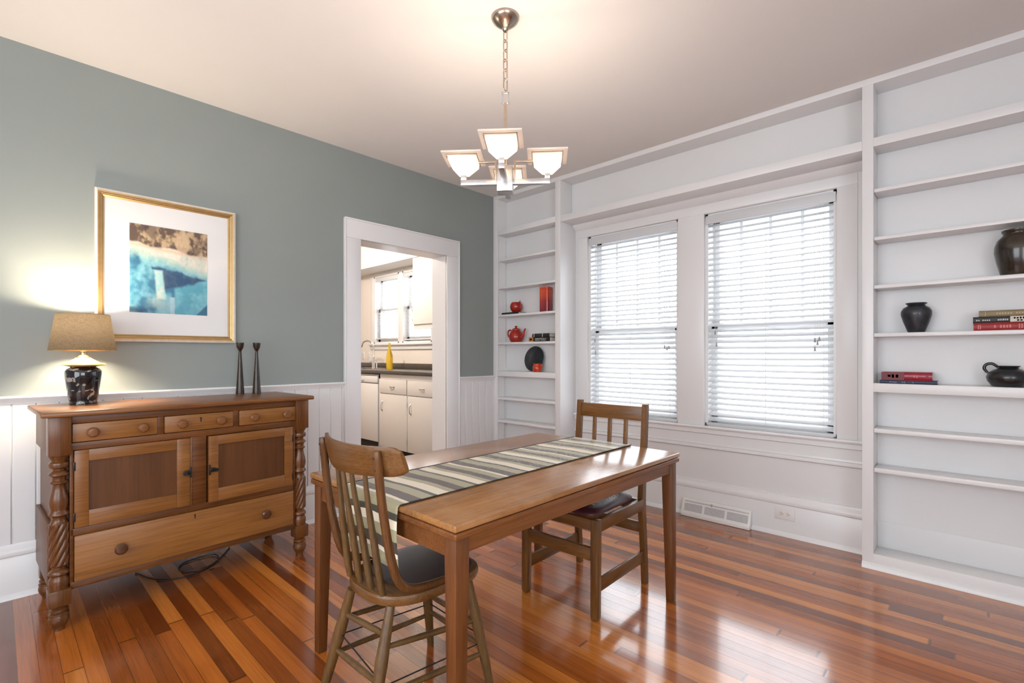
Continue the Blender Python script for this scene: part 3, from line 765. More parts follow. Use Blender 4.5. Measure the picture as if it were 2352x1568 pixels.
MB().box(0.541, 0.546, 0.017, 0.024, 0.437, 0.79, 0.002).build('bead', M['sb_door'], sb)
def knob(parent, u, v, z, r, mat, name='knob'):
    k = r / 0.024
    MB().lathe([(0.0, 0.0), (0.011 * k, 0.0), (0.010 * k, 0.010 * k), (0.014 * k, 0.014 * k), (0.023 * k, 0.020 * k), (0.024 * k, 0.027 * k), (0.018 * k, 0.034 * k), (0.0, 0.037 * k)], 24, RX(90)).build(name, mat, parent, (u, v, z))
def keyhole(parent, u, v, z, s=1.0):
    m = MB(); m.lathe([(0.0, 0.0), (0.0042 * s, 0.0), (0.0042 * s, 0.0016), (0.0, 0.0016)], 14, T((0, 0, 0.006 * s)) @ RX(90)); m.box(-0.0022 * s, 0.0022 * s, -0.0016, 0, -0.010 * s, 0.006 * s)
    m.build('keyhole', M['dark'], parent, (u, v, z))
for (u0, u1, ks) in ((0.080, 0.398, (0.148, 0.336)), (0.428, 0.744, (0.499, 0.680)), (0.777, 1.090, (0.850, 1.033))):
    dr = MB().box(u0, u1, 0.016, 0.05, 0.826, 0.909, 0.003).build('drawer', M['sb_drawer'], sb)
    for q in ks: knob(dr, q, 0.016, 0.867, 0.0235, M['sb_knob'])
    if u0 == 0.428: keyhole(dr, 0.588, 0.016, 0.880, 1.2)
dr = MB().box(0.087, 1.078, 0.014, 0.05, 0.200, 0.403, 0.003).build('drawer', M['sb_drawer'], sb)
for q in (0.250, 0.912): knob(dr, q, 0.014, 0.306, 0.026, M['sb_knob_dark'])
keyhole(dr, 0.560, 0.014, 0.378, 1.1)
def sb_door(u0, u1, z0, z1, stl, str_, rt, rb, hinge_u, latch_u, rot):
    hu = hinge_u
    d = MB(); g = lambda a: a - hu
    d.box(g(u0), g(u0 + stl), -0.020, 0.0, z0, z1, 0.0015); d.box(g(u1 - str_), g(u1), -0.020, 0.0, z0, z1, 0.0015)
    d.box(g(u0 + stl), g(u1 - str_), -0.0198, 0.0, z1 - rt, z1, 0.0015); d.box(g(u0 + stl), g(u1 - str_), -0.0198, 0.0, z0, z0 + rb, 0.0015)
    do = d.build('door', M['sb_door'], sb, (hu, 0.036, 0), (0, 0, R(rot)))
    MB().box(g(u0 + stl - .004), g(u1 - str_ + .004), -0.012, -0.002, z0 + rb - .004, z1 - rt + .004).build('panel', M['sb_panel'], do, smooth=False)
    lm = MB(); s = 1 if latch_u > hu else -1
    lm.box(g(latch_u) - 0.017, g(latch_u) + 0.017, -0.031, -0.020, 0.600, 0.622, 0.004)
    lm.tube([(g(latch_u) - 0.012 * s, -0.028, 0.611), (g(latch_u) - 0.014 * s, -0.044, 0.611)], [0.007, 0.010], 10)
    lm.box(g(latch_u) + 0.014 * s - .004, g(latch_u) + 0.014 * s + .004, -0.030, -0.020, 0.585, 0.640, 0.002)
    lm.build('latch', M['iron'], do)
    for zz in (z0 + 0.05, z1 - 0.07):
        MB().box(g(hinge_u) - 0.004, g(hinge_u) + 0.004, -0.0225, -0.0195, zz - 0.02, zz + 0.02, 0.001).build('hinge', M['iron'], do)
sb_door(0.087, 0.539, 0.439, 0.788, 0.050, 0.058, 0.052, 0.072, 0.087, 0.525, 0)
sb_door(0.618, 1.074, 0.439, 0.788, 0.045, 0.048, 0.048, 0.068, 1.074, 0.632, 3.0)
# posts
PROF = [(0.037, 0.775), (0.036, 0.770), (0.026, 0.752), (0.0255, 0.748), (0.034, 0.742), (0.036, 0.733), (0.034, 0.722), (0.022, 0.716), (0.021, 0.708), (0.027, 0.703), (0.035, 0.694), (0.036, 0.689), (0.026, 0.680), (0.023, 0.672), (0.024, 0.664),
        (0.031, 0.658), (0.031, 0.652), (0.022, 0.646), (0.021, 0.640), (0.024, 0.620), (0.031, 0.592), (0.0345, 0.568), (0.033, 0.550), (0.028, 0.532), (0.030, 0.526), (0.036, 0.518), (0.036, 0.511), (0.027, 0.505), (0.024, 0.497), (0.027, 0.484), (0.031, 0.474)]
TW = [(0.0345, 0.474 - 0.00313 * k) for k in range(1, 60)]
PROF2 = [(0.031, 0.286), (0.024, 0.281), (0.023, 0.272), (0.030, 0.266), (0.036, 0.258), (0.036, 0.250), (0.029, 0.243), (0.029, 0.236), (0.035, 0.226), (0.036, 0.206), (0.033, 0.194), (0.033, 0.182)]
FOOT = [(0.034, 0.112), (0.028, 0.104), (0.026, 0.099), (0.033, 0.094), (0.034, 0.089), (0.027, 0.084), (0.027, 0.081), (0.035, 0.077), (0.036, 0.071), (0.033, 0.068), (0.036, 0.058), (0.037, 0.048), (0.034, 0.036), (0.027, 0.022), (0.022, 0.012), (0.022, 0.0)]
def twist(r, z, t):
    if 0.288 < z < 0.473: return r * (0.82 + 0.21 * abs(math.cos(4 * t - math.pi * z / 0.175 * 3.6)) ** 0.6)
    return r
for pu in (0.038, W_ - 0.038):
    p = MB(); Mt = T((pu, 0.038, 0))
    p.box(pu - 0.038, pu + 0.038, 0, 0.076, 0.774, 0.946, 0.002)
    p.lathe([(q[0], q[1]) for q in (PROF + TW + PROF2)][::-1], 80, Mt, twist)
    p.box(pu - 0.038, pu + 0.038, 0, 0.076, 0.112, 0.183, 0.003)
    p.lathe(FOOT[::-1], 40, Mt)
    p.build('front_post', M['sb_v'], sb, ang=40)
for pu in (0.045, W_ - 0.045):
    p = MB(); p.box(pu - 0.032, pu + 0.032, D_ - 0.066, D_ - 0.002, 0.112, 0.192, 0.002); p.lathe(FOOT[::-1], 32, T((pu, D_ - 0.034, 0)))
    p.build('back_foot', M['sb_v'], sb)
# lamp cord lying under the sideboard
MB().tube([(1.02, 3.42, 0.005), (0.94, 3.30, 0.005), (0.84, 3.20, 0.005), (0.72, 3.24, 0.005), (0.76, 3.36, 0.005), (0.92, 3.36, 0.0075), (0.88, 3.20, 0.0085), (0.72, 3.14, 0.005), (0.60, 3.22, 0.005), (0.54, 3.40, 0.005)], 0.0035, 8, sub=6).build('power_cord', M['black'])
tag(bpy.data.objects['power_cord'], 'thin black electric cord looped on the floor under the sideboard', 'cord')

# ------------------------------------------------------------------ table lamp
LP = (0.313, 3.325, 0.9692)
lp = thing('table_lamp', 'lit table lamp with black painted jar base and taupe linen shade on the sideboard', 'lamp', LP, R(12))
MB().lathe([(0.0, 0.0), (0.056, 0.0), (0.057, 0.008), (0.0555, 0.014), (0.058, 0.022), (0.064, 0.07), (0.0715, 0.130), (0.0735, 0.155), (0.0725, 0.168), (0.066, 0.178), (0.052, 0.186), (0.048, 0.192), (0.0, 0.192)], 48).build('jar', M['lamp_jar'], lp, ang=60)
def wav(r, z, t):
    return r * (1 + (0.10 * math.cos(4 * t) + 0.05 * math.cos(7 * t + 1)) * max(0, (r - 0.045) / 0.035))
MB().lathe([(0.0, 0.190), (0.050, 0.190), (0.074, 0.196), (0.082, 0.199), (0.080, 0.204), (0.064, 0.209), (0.050, 0.221), (0.034, 0.231), (0.030, 0.236), (0.0, 0.237)], 64, None, wav).build('carved_lid', M['lamp_wood'], lp, ang=60)
MB().box(-0.010, 0.010, -0.058, -0.048, 0.204, 0.218, 0.002).build('lid_boss', M['lamp_wood'], lp)
MB().lathe([(0.026, 0.236), (0.026, 0.240), (0.018, 0.246), (0.012, 0.250), (0.011, 0.262), (0.013, 0.268), (0.010, 0.276), (0.010, 0.300), (0.016, 0.304), (0.016, 0.340), (0.0, 0.341)], 24).build('socket', M['brass'], lp)
sh = MB(); Zb, Zt, Rb, Rt = 0.272, 0.458, 0.1345, 0.1075; N = 64
ring = lambda r, z: [(r * math.cos(2 * math.pi * k / N), r * math.sin(2 * math.pi * k / N), z) for k in range(N)]
sh.grid([ring(Rb, Zb), ring((Rb * 2 + Rt) / 3, (Zb * 2 + Zt) / 3), ring((Rb + 2 * Rt) / 3, (Zb + 2 * Zt) / 3), ring(Rt, Zt)], True)
so = sh.build('lamp_shade', M['shade'], lp)
fr = MB()
fr.tube([(0.1068 * math.cos(2 * math.pi * k / 40), 0.1068 * math.sin(2 * math.pi * k / 40), Zt - .001) for k in range(40)], 0.0018, 6, True)
fr.tube([(0.1338 * math.cos(2 * math.pi * k / 40), 0.1338 * math.sin(2 * math.pi * k / 40), Zb + .001) for k in range(40)], 0.0018, 6, True)
for k in range(3):
    a = 2 * math.pi * k / 3; fr.tube([(0.1062 * math.cos(a), 0.1062 * math.sin(a), Zt - .002), (0.016 * math.cos(a), 0.016 * math.sin(a), Zt - 0.02)], 0.0014, 6)
fr.tube([(0.0, 0.03, 0.305), (0.0, 0.044, 0.36), (0.0, 0.03, 0.42), (0.0, 0.0, 0.438), (0.0, -0.03, 0.42), (0.0, -0.044, 0.36), (0.0, -0.03, 0.305)], 0.0016, 6, sub=4)
fr.build('shade_frame', M['brass'], lp)
MB().lathe([(0.0, 0.342), (0.012, 0.342), (0.014, 0.352), (0.024, 0.372), (0.027, 0.388), (0.022, 0.405), (0.0, 0.414)], 20).build('bulb', M['bulb'], lp)
point('lamp_light', (0, 0, 0.392), 66.0, (1.0, 0.84, 0.62), 0.048, lp).visible_camera = True

# candlesticks
def stick(label, x, y):
    return tag(MB().lathe([(0.0, 0.0), (0.0245, 0.0), (0.0245, 0.012), (0.021, 0.06), (0.014, 0.17), (0.0085, 0.262), (0.008, 0.274), (0.012, 0.283), (0.0205, 0.300), (0.0225, 0.328), (0.0195, 0.328), (0.014, 0.305), (0.0, 0.300)], 36).build('candlestick', M['ebony'], None, (x, y, 0.9692), ang=50), label, 'candlestick', 'pair of dark candlesticks on the sideboard')
stick('dark turned wooden candlestick, the left of the pair, nearer the picture', 1.082, 3.425)
stick('dark turned wooden candlestick, the right of the pair, nearer the doorway', 1.168, 3.385)

# ------------------------------------------------------------------ framed picture
PX0, PX1, PZ0, PZ1 = 0.376, 1.078, 1.296, 2.140
pc = thing('framed_picture', 'gold-framed coastal print in a wide white mat above the sideboard', 'picture', ((PX0 + PX1) / 2, YL - 0.001, PZ0))
hw, H = (PX1 - PX0) / 2, PZ1 - PZ0
def mitred(m, w0, w1, d0, d1, dback=0.0):
    # frame moulding ring from inset w0 to w1, front depth d0 at w0 to d1 at w1
    R0 = [(-hw + w0, w0), (hw - w0, w0), (hw - w0, H - w0), (-hw + w0, H - w0)]
    R1 = [(-hw + w1, w1), (hw - w1, w1), (hw - w1, H - w1), (-hw + w1, H - w1)]
    for i in range(4):
        k = (i + 1) % 4
        a, b, c_, d_ = R0[i], R0[k], R1[k], R1[i]
        m.hexa([(a[0], dback, a[1]), (b[0], dback, b[1]), (c_[0], dback, c_[1]), (d_[0], dback, d_[1])], [(a[0], -d0, a[1]), (b[0], -d0, b[1]), (c_[0], -d1, c_[1]), (d_[0], -d1, d_[1])])
m = MB(); mitred(m, 0.0, 0.012, 0.026, 0.030); m.build('outer_frame', M['silver_edge'], pc, smooth=False)
m = MB(); mitred(m, 0.012, 0.021, 0.029, 0.026); m.mi = 1; mitred(m, 0.021, 0.0235, 0.022, 0.022); m.mi = 0; mitred(m, 0.0235, 0.031, 0.027, 0.023); m.mi = 1; mitred(m, 0.031, 0.0335, 0.019, 0.019); m.mi = 0; mitred(m, 0.0335, 0.041, 0.024, 0.016); m.build('gilt_frame', [M['gold'], M['gold_line']], pc, smooth=False)
MB().box(-hw + 0.036, hw - 0.036, -0.010, -0.002, 0.036, H - 0.036).build('mat_board', M['mat'], pc, smooth=False)
# art: painted with vertex colours from an abstract shore composition
ax0, ax1, az0, az1 = 0.530 - (PX0 + PX1) / 2, 0.920 - (PX0 + PX1) / 2, 1.465 - PZ0, 1.976 - PZ0
NX, NZ = 120, 156
def lerp(a, b, t): return tuple(a[i] + (b[i] - a[i]) * t for i in range(3))
def ss(a, b, x):
    t = max(0, min(1, (x - a) / (b - a))); return t * t * (3 - 2 * t)
L = lambda r, g, b: srgb(r, g, b)[:3]
def art(u, v):  # u right, v down, 0..1
    n1 = noise.fractal(Vector((u * 4, v * 4, 1.3)), 1, 2, 5); n2 = noise.fractal(Vector((u * 10, v * 10, 7.7)), 1, 2, 4); n3 = noise.noise(Vector((u * 30, v * 30, 3.1)))
    rock = lerp(L(98, 78, 66), L(190, 164, 130), ss(-0.35, 0.4, n2 + 0.4 * n3)); rock = lerp(rock, L(66, 48, 48), ss(0.1, 0.5, n1) * 0.6)
    tent = ss(0.0, 0.03, 0.10 - abs(u - 0.66) * 0.9 - abs(v - 0.17) * 0.35); rock = lerp(rock, L(206, 178, 146), tent * 0.75)
    sand = lerp(L(226, 217, 200), L(202, 206, 194), ss(-0.3, 0.4, n1)); sand = lerp(sand, L(222, 180, 146), ss(0.0, 0.04, 0.035 - abs(v - 0.225 - 0.085 * u)) * 0.7); sand = lerp(sand, L(150, 160, 158), ss(0.15, 0.45, n2) * 0.4)
    water = lerp(L(66, 132, 160), L(128, 184, 196), ss(-0.35, 0.45, n1 + 0.3 * n2)); water = lerp(water, L(40, 92, 124), ss(0.1, 0.5, -n1 - n2 * 0.3) * 0.7)
    e1 = v - (0.205 + 0.075 * u + 0.025 * n1)
    c = lerp(rock, sand, ss(-0.01, 0.02, e1))
    e2 = v - (0.30 + 0.20 * u ** 1.3 + 0.04 * n1)
    c = lerp(c, lerp(L(150, 192, 190), L(178, 204, 192), ss(-.3, .3, n2)), ss(-0.05, 0.02, e2)); c = lerp(c, water, ss(0.0, 0.09, e2))
    # navy mass
    e3 = min(v - (0.46 + 0.16 * max(0, u - 0.35) + 0.02 * n2), (0.84 - 0.26 * u + 0.02 * n2) - v, u - (0.40 + 0.05 * n1 - 0.15 * (v < 0.5)))
    c = lerp(c, lerp(L(34, 70, 110), L(60, 84, 108), ss(-.3, .3, n2)), ss(-0.01, 0.02, e3) * 0.92)
    # teal block low right
    e4 = min(v - (0.86 - 0.30 * u + 0.02 * n2), u - 0.55)
    c = lerp(c, lerp(L(92, 166, 184), L(128, 190, 200), ss(-.3, .3, n1)), ss(-0.01, 0.03, e4) * 0.85)
    e5 = min(v - (1.72 - 0.86 * u), u - 0.80)
    c = lerp(c, L(34, 92, 122), ss(-0.01, 0.02, e5) * 0.9)
    # pale fall and foam
    e6 = min(0.055 + 0.03 * (v - 0.5) - abs(u - 0.36 - 0.12 * (v - 0.6)) + 0.01 * n2, v - 0.50, 0.84 - v)
    c = lerp(c, lerp(L(206, 214, 200), L(168, 208, 208), ss(-.3, .3, n2)), ss(-0.01, 0.025, e6) * 0.9)
    foam = ss(0.05, 0.4, 0.30 - math.hypot((u - 0.32) * 1.0, (v - 0.88) * 1.6) + 0.12 * n1)
    c = lerp(c, L(190, 188, 172), foam * 0.45)
    e7 = min(0.035 - abs(u - 0.53), v - 0.80); c = lerp(c, L(176, 206, 214), ss(-0.005, 0.012, e7) * 0.8)
    dk = ss(0.0, 0.05, min(0.97 - 0.20 * 0 - v + 0.05, v - (0.90 - 0.05 * n1 + 0.02), 0.24 - u)); c = lerp(c, L(48, 72, 104), dk * 0.8)
    k = 1 + 0.10 * n3; return tuple(max(0, x * k) for x in c)
me = bpy.data.meshes.new('print'); vs, fs, cs = [], [], []
for j_ in range(NZ + 1):
    for i in range(NX + 1):
        u, v = i / NX, j_ / NZ
        vs.append((ax0 + (ax1 - ax0) * u, -0.0112, az1 - (az1 - az0) * v)); cs.append(art(u, v))
for j_ in range(NZ):
    for i in range(NX):
        a = j_ * (NX + 1) + i; fs.append((a, a + NX + 1, a + NX + 2, a + 1))
me.from_pydata(vs, [], fs); ca = me.color_attributes.new('pigment', 'FLOAT_COLOR', 'POINT')
for i, c in enumerate(cs): ca.data[i].color = (*c, 1)
mm = NT('printed_pigment'); at = mm.n('ShaderNodeVertexColor', layer_name='pigment'); mm.set(Base_Color=at.outputs[0], Roughness=0.7); me.materials.append(mm.m)
ao = bpy.data.objects.new('art_print', me); COL.objects.link(ao); ao.parent = pc
MB().box(-hw + 0.037, hw - 0.037, -0.0150, -0.0135, 0.037, H - 0.037).build('glazing', M['picture_glass'], pc, smooth=False)

# ------------------------------------------------------------------ chandelier
CX, CY = 1.650, 1.605
ch = thing('chandelier', 'brushed nickel four-arm chandelier with square frosted glass shades hanging on a chain', 'chandelier', (CX, CY, 0), R(-140.5))
MB().lathe([(0.0, 2.738), (0.010, 2.738), (0.014, 2.744), (0.016, 2.752), (0.040, 2.768), (0.060, 2.786), (0.066, 2.798), (0.066, ZC - 0.0005), (0.0, ZC - 0.0005)], 40).build('ceiling_canopy', M['canopy'], ch)
def link(z, rot, h=0.056, w=0.022, r=0.0031):
    pts = []
    for k in range(20):
        t = 2 * math.pi * k / 20; x = math.cos(t) * w / 2; zz = math.sin(t) * w / 2 + (h - w) / 2 * (1 if math.sin(t) >= 0 else -1)
        pts.append((x * math.cos(rot), x * math.sin(rot), z + zz))
    return MB().tube(pts, r, 8, True)
z = 2.716; k = 0
while z > 2.47:
    link(z, R(50 + 85 * (k % 2))).build('chain_link', M['bronze'], ch); z -= 0.0455; k += 1
lo = MB(); lo.box(-0.018, 0.018, -0.0035, 0.0035, 2.446, 2.453, 0.001, RZ(90)); lo.box(-0.018, 0.018, -0.0035, 0.0035, 2.400, 2.407, 0.001, RZ(90)); lo.box(-0.018, -0.011, -0.0035, 0.0035, 2.400, 2.453, 0.001, RZ(90)); lo.box(0.011, 0.018, -0.0035, 0.0035, 2.400, 2.453, 0.001, RZ(90))
lo.build('square_loop', M['nickel'], ch)
MB().box(-0.007, 0.007, -0.007, 0.007, 2.09, 2.402, 0.001).build('rod', M['bronze'], ch)
MB().box(-0.037, 0.037, -0.037, 0.037, 1.979, 2.098, 0.003).build('body', M['nickel'], ch)
AR = 0.197
for k in range(4):
    Rm = RZ(90 * k)
    a = MB(); a.box(0.030, AR + 0.0125, -0.0125, 0.0125, 2.017, 2.041, 0.0015, Rm); a.box(AR - 0.0125, AR + 0.0125, -0.0125, 0.0125, 2.041, 2.072, 0.0015, Rm)
    a.build('arm', M['nickel'], ch)
    a = MB(); a.box(0.046, AR - 0.070, -0.005, 0.005, 2.122, 2.131, 0.001, Rm); a.box(0.040, 0.049, -0.005, 0.005, 2.030, 2.131, 0.001, Rm)
    a.build('brace', M['bronze'], ch)
    g = MB(); c_ = Rm @ Vector((AR, 0, 0)); rt = 90 * k
    Mg = T((c_.x, c_.y, 0)) @ RZ(rt)
    def sqr(s, z): return [(-s, -s, z), (s, -s, z), (s, s, z), (-s, s, z)]
    # flat square rim with opening
    o_, i_ = 0.0915, 0.066
    P = [sqr(o_, 2.150), sqr(o_, 2.143), sqr(i_, 2.143), sqr(0.064, 2.120), sqr(0.022, 2.068), sqr(0.018, 2.072), sqr(0.060, 2.124), sqr(0.062, 2.150), sqr(o_, 2.150)]
    P = [[Mg @ Vector(p) for p in row] for row in P]
    g.grid(P, True); g.bm.faces.new([g.bm.verts.new(Mg @ Vector(p)) for p in sqr(0.021, 2.0705)])
    go = g.build('glass_shade', M['frost'], ch, smooth=False)
    r_ = MB()
    for (x0, x1, y0, y1) in ((-0.072, 0.072, -0.072, -0.0675), (-0.072, 0.072, 0.0675, 0.072), (-0.072, -0.0675, -0.072, 0.072), (0.0675, 0.072, -0.072, 0.072)):
        r_.box(x0, x1, y0, y1, 2.134, 2.1425, 0.0008, Mg)
    r_.build('metal_rim', M['bronze'], go)
    MB().lathe([(0.0, 2.073), (0.007, 2.073), (0.0095, 2.085), (0.0095, 2.110), (0.006, 2.118), (0.0, 2.120)], 14, Mg).build('bulb', M['bulb'], ch)
    point('chandelier_light', (c_.x, c_.y, 2.128), 5.0, (1.0, 0.85, 0.70), 0.032, ch)

# ------------------------------------------------------------------ dining table
TX0, TX1, TY0, TY1, TZ = 0.893, 2.338, 1.066, 1.992, 0.735
tb = thing('dining_table', 'worn brown wooden dining table with a double-leaf top and tapered legs', 'table', ((TX0 + TX1) / 2, (TY0 + TY1) / 2, 0))
hx, hy = (TX1 - TX0) / 2, (TY1 - TY0) / 2
MB().box(-hx, hx, -hy, hy, 0.714, TZ, 0.005, seg=3).build('top_leaf', M['tb_top'], tb)
lf = MB(); lf.box(-hx + 0.002, -0.003, -hy + 0.001, hy - 0.001, 0.690, 0.711, 0.005, seg=3); lf.box(-0.0025, hx - 0.002, -hy + 0.001, hy - 0.001, 0.690, 0.711, 0.005, seg=3); lf.box(-hx + 0.02, hx - 0.02, -hy + 0.02, hy - 0.02, 0.708, 0.716)
lf.build('lower_leaf', M['tb_edge'], tb)
i_ = 0.020
for bx_ in ((-hx + 0.05, hx - 0.05, -hy + i_, -hy + i_ + 0.02, 0.640, 0.691), (-hx + 0.05, hx - 0.05, hy - i_ - 0.02, hy - i_, 0.640, 0.691),
            (-hx + i_, -hx + i_ + 0.02, -hy + 0.05, hy - 0.05, 0.628, 0.691), (hx - i_ - 0.02, hx - i_, -hy + 0.05, hy - 0.05, 0.628, 0.691)):
    MB().box(*bx_).build('apron', M['tb_edge'], tb, smooth=False)
for sx in (-1, 1):
    for sy in (-1, 1):
        x1, y1 = sx * (hx - 0.013), sy * (hy - 0.013)
        lg = MB(); q = lambda w, z_: [(x1, y1, z_), (x1 - sx * w, y1, z_), (x1 - sx * w, y1 - sy * w, z_), (x1, y1 - sy * w, z_)]
        lg.hexa(q(0.037, 0.0), q(0.054, 0.690), 0.003); lg.build('leg', M['tb_leg'], tb)

# table runner
def runner_mat():
    m = NT('striped_runner_cloth'); at = m.n('ShaderNodeAttribute', attribute_name='arc')
    cr, dk, sg, ol = srgb(226, 214, 192), srgb(70, 52, 41), srgb(158, 150, 118), srgb(58, 56, 42)
    n = m.noise(m.coord((60, 30, 60)), 1.0, 4)
    s = m.math('ADD', at.outputs['Fac'], m.math('MULTIPLY', m.math('SUBTRACT', n, 0.5), 0.006))
    seq = [(0.044, sg), (0.012, cr), (0.025, dk), (0.014, ol), (0.035, sg), (0.031, cr), (0.024, ol), (0.055, sg)]     # hanging end, bottom to top
    rep = [(0.016, cr), (0.050, dk), (0.048, sg), (0.018, ol), (0.050, cr), (0.030, sg), (0.046, dk), (0.046, sg), (0.016, ol), (0.044, cr), (0.028, sg), (0.040, dk), (0.040, sg)]
    stops, p, TOT = [], 0.0, 1.90
    for w_, c in seq: stops.append((p / TOT, c)); p += w_
    # second ramp for the rest so the 32 stop limit is kept
    c1 = m.ramp(m.math('DIVIDE', s, TOT), stops, 'CONSTANT')
    st2, q = [], 0.0; per = sum(w_ for w_, _ in rep)
    for w_, c in rep: st2.append((q / per, c)); q += w_
    f2 = m.math('FRACT', m.math('DIVIDE', m.math('SUBTRACT', s, p), per))
    c2 = m.ramp(f2, st2, 'CONSTANT')
    c = m.mix(m.math('GREATER_THAN', s, p), c1, c2)
    fleck = m.noise(m.coord((70, 70, 40)), 1.0, 5, 0.7, 1.5)
    far = m.ramp(m.math('DIVIDE', s, TOT), [(0.25, (0, 0, 0, 1)), (0.6, (0.55, 0.55, 0.55, 1))])
    c = m.mix(m.math('MULTIPLY', m.ramp(fleck, [(0.52, (0, 0, 0, 1)), (0.60, (1, 1, 1, 1))]), far), c, srgb(206, 204, 194))
    m.set(Base_Color=c, Roughness=0.55)
    m.b.inputs['Sheen Weight'].default_value = 0.2
    m.bump(m.noise(m.coord((200, 60, 200)), 1.0, 4), 0.25, 0.002); return m.m
def runner_path():
    pts = []; e0, e1 = TX0, TX1
    for k in range(13): pts.append((e0 - 0.006 - 0.006 * math.sin(k / 12 * 3.0), 0.528 + (TZ - 0.004 - 0.528) * k / 12))
    pts += [(e0 - 0.0052, TZ - 0.001), (e0 - 0.001, TZ + 0.0025), (e0 + 0.01, TZ + 0.003)]
    n = 90
    for k in range(1, n): pts.append((e0 + 0.01 + (e1 - e0 - 0.02) * k / n, TZ + 0.003))
    pts += [(e1 - 0.01, TZ + 0.003), (e1 + 0.001, TZ + 0.0025), (e1 + 0.0052, TZ - 0.001), (e1 + 0.006, TZ - 0.03), (e1 + 0.006, TZ - 0.06)]
    return pts
rn = bpy.data.meshes.new('table_runner'); P = runner_path(); NY = 28; y0, y1 = 1.337, 1.712
vs, fs, arc = [], [], []
s = 0.0; rows = []
for i, p in enumerate(P):
    if i: s += math.hypot(p[0] - P[i - 1][0], p[1] - P[i - 1][1])
    for j_ in range(NY + 1):
        y = y0 + (y1 - y0) * j_ / NY
        flat = 1 if p[1] > TZ else 0
        rip = 0.0008 + 0.0008 * noise.noise(Vector((p[0] * 14, y * 9, 0))) if flat else 0
        fx = 0.006 * noise.noise(Vector((p[1] * 5, y * 7, 2))) * (1 - flat) * min(1, (TZ - p[1]) * 8)
        vs.append((p[0] - abs(fx) if p[0] < 1.5 else p[0] + abs(fx), y + 0.004 * math.sin(p[1] * 20) * (1 - flat) + 0.0015 * math.sin(p[0] * 9), p[1] + rip)); arc.append(s + 0.004 * math.sin(y * 20) + 0.05 * (y - y0) * 0.5)
nv = len(vs)
for i in range(len(P) - 1):
    for j_ in range(NY):
        a = i * (NY + 1) + j_; fs.append((a, a + 1, a + NY + 2, a + NY + 1))
rn.from_pydata(vs, [], fs)
aa = rn.attributes.new('arc', 'FLOAT', 'POINT')
for i, v_ in enumerate(arc): aa.data[i].value = v_
for p in rn.polygons: p.use_smooth = True
rn.materials.append(runner_mat())
ro = bpy.data.objects.new('table_runner', rn); COL.objects.link(ro)
tag(ro, 'striped cream, sage and brown table runner hanging over the near end of the table', 'table runner')
sd = ro.modifiers.new('thick', 'SOLIDIFY'); sd.thickness = 0.0016; sd.offset = 1.0
hem = MB()
for yy in (y0 - 0.0005, y1 + 0.0005):
    hem.tube([(p[0], yy, p[1] + (0.0012 if p[1] > TZ else 0)) for p in P[13:-3]], 0.0018, 6)
hem.build('hem_piping', M['dark'], ro)

# ------------------------------------------------------------------ windsor kitchen chair (near)
wc = thing('kitchen_chair', 'spindle-backed wooden kitchen chair with a curved crest rail, at the near end of the table', 'chair', (1.042, 1.478, 0))
def W(p): return (p[0] - 1.042, p[1] - 1.478, p[2])
def seat_outline(inset=0.0, n=64):
    o = []
    for k in range(n):
        t = 2 * math.pi * k / n; cx_, sy_ = math.cos(t), math.sin(t)
        e = 2.7 if cx_ < 0 else 3.6
        rr = (abs(cx_) ** e + abs(sy_) ** e) ** (-1 / e)
        o.append(((0.211 - inset) * rr * cx_, (0.190 - inset) * (1 - 0.03 * (cx_ < 0)) * rr * sy_))
    return o
st = MB()
lev = [(0.020, 0.412), (0.004, 0.418), (0.0, 0.428), (0.0, 0.442), (0.004, 0.449), (0.014, 0.4515)]
st.grid([[(x, y, z_) for x, y in seat_outline(i2)] for i2, z_ in lev], True)
st.bm.faces.new([st.bm.verts.new((x, y, 0.4515)) for x, y in seat_outline(0.014)])
st.bm.faces.new([st.bm.verts.new((x, y, 0.412)) for x, y in seat_outline(0.020)][::-1])
st.build('seat', M['ch_h'], wc, ang=30)
cv = MB()
def seat_pt(i2, z_):
    o = []
    for x, y in seat_outline(i2):
        o.append((max(x, -0.135 + 0.06 * (y / 0.18) ** 2) if x < 0 else x, y * 0.97, z_))
    return o
cv.grid([seat_pt(0.016, 0.4515), seat_pt(0.018, 0.4545), seat_pt(0.03, 0.4548)], True)
cv.bm.faces.new([cv.bm.verts.new(p) for p in seat_pt(0.03, 0.4548)])
cv.build('seat_cover', M['seat_dark'], wc, ang=40)
# crest rail
cr_ = MB(); NU, NVv = 28, 8; CYc = 1.465
def crest(u, v, side):
    y = CYc + 0.232 * u
    x = 0.768 + 0.070 * abs(u) ** 2.2 - (v - 0.5) * 0.024
    hh = 0.050 * (1 - 0.30 * max(0, (abs(u) - 0.80) / 0.20) ** 3) + 0.004 * u
    zc = 0.893 + 0.004 * (u * u) - 0.004 * u
    th = 0.011 * (1 - 0.5 * (2 * abs(v - 0.5)) ** 4) * (1 - 0.35 * max(0, (abs(u) - 0.85) / 0.15) ** 2)
    return W((x + side * th, y, zc + (v - 0.5) * 2 * hh))
rings = []
for i in range(NU + 1):
    u = -1 + 2 * i / NU
    rings.append([crest(u, j_ / NVv, 1) for j_ in range(NVv + 1)] + [crest(u, j_ / NVv, -1) for j_ in range(NVv, -1, -1)])
cr_.grid(rings, True)
for q in (0, -1):
    f_ = [cr_.bm.verts.new(p) for p in rings[q]]; cr_.bm.faces.new(f_ if q else f_[::-1])
cr_.build('crest_rail', M['ch_h'], wc, ang=50, recalc=True)
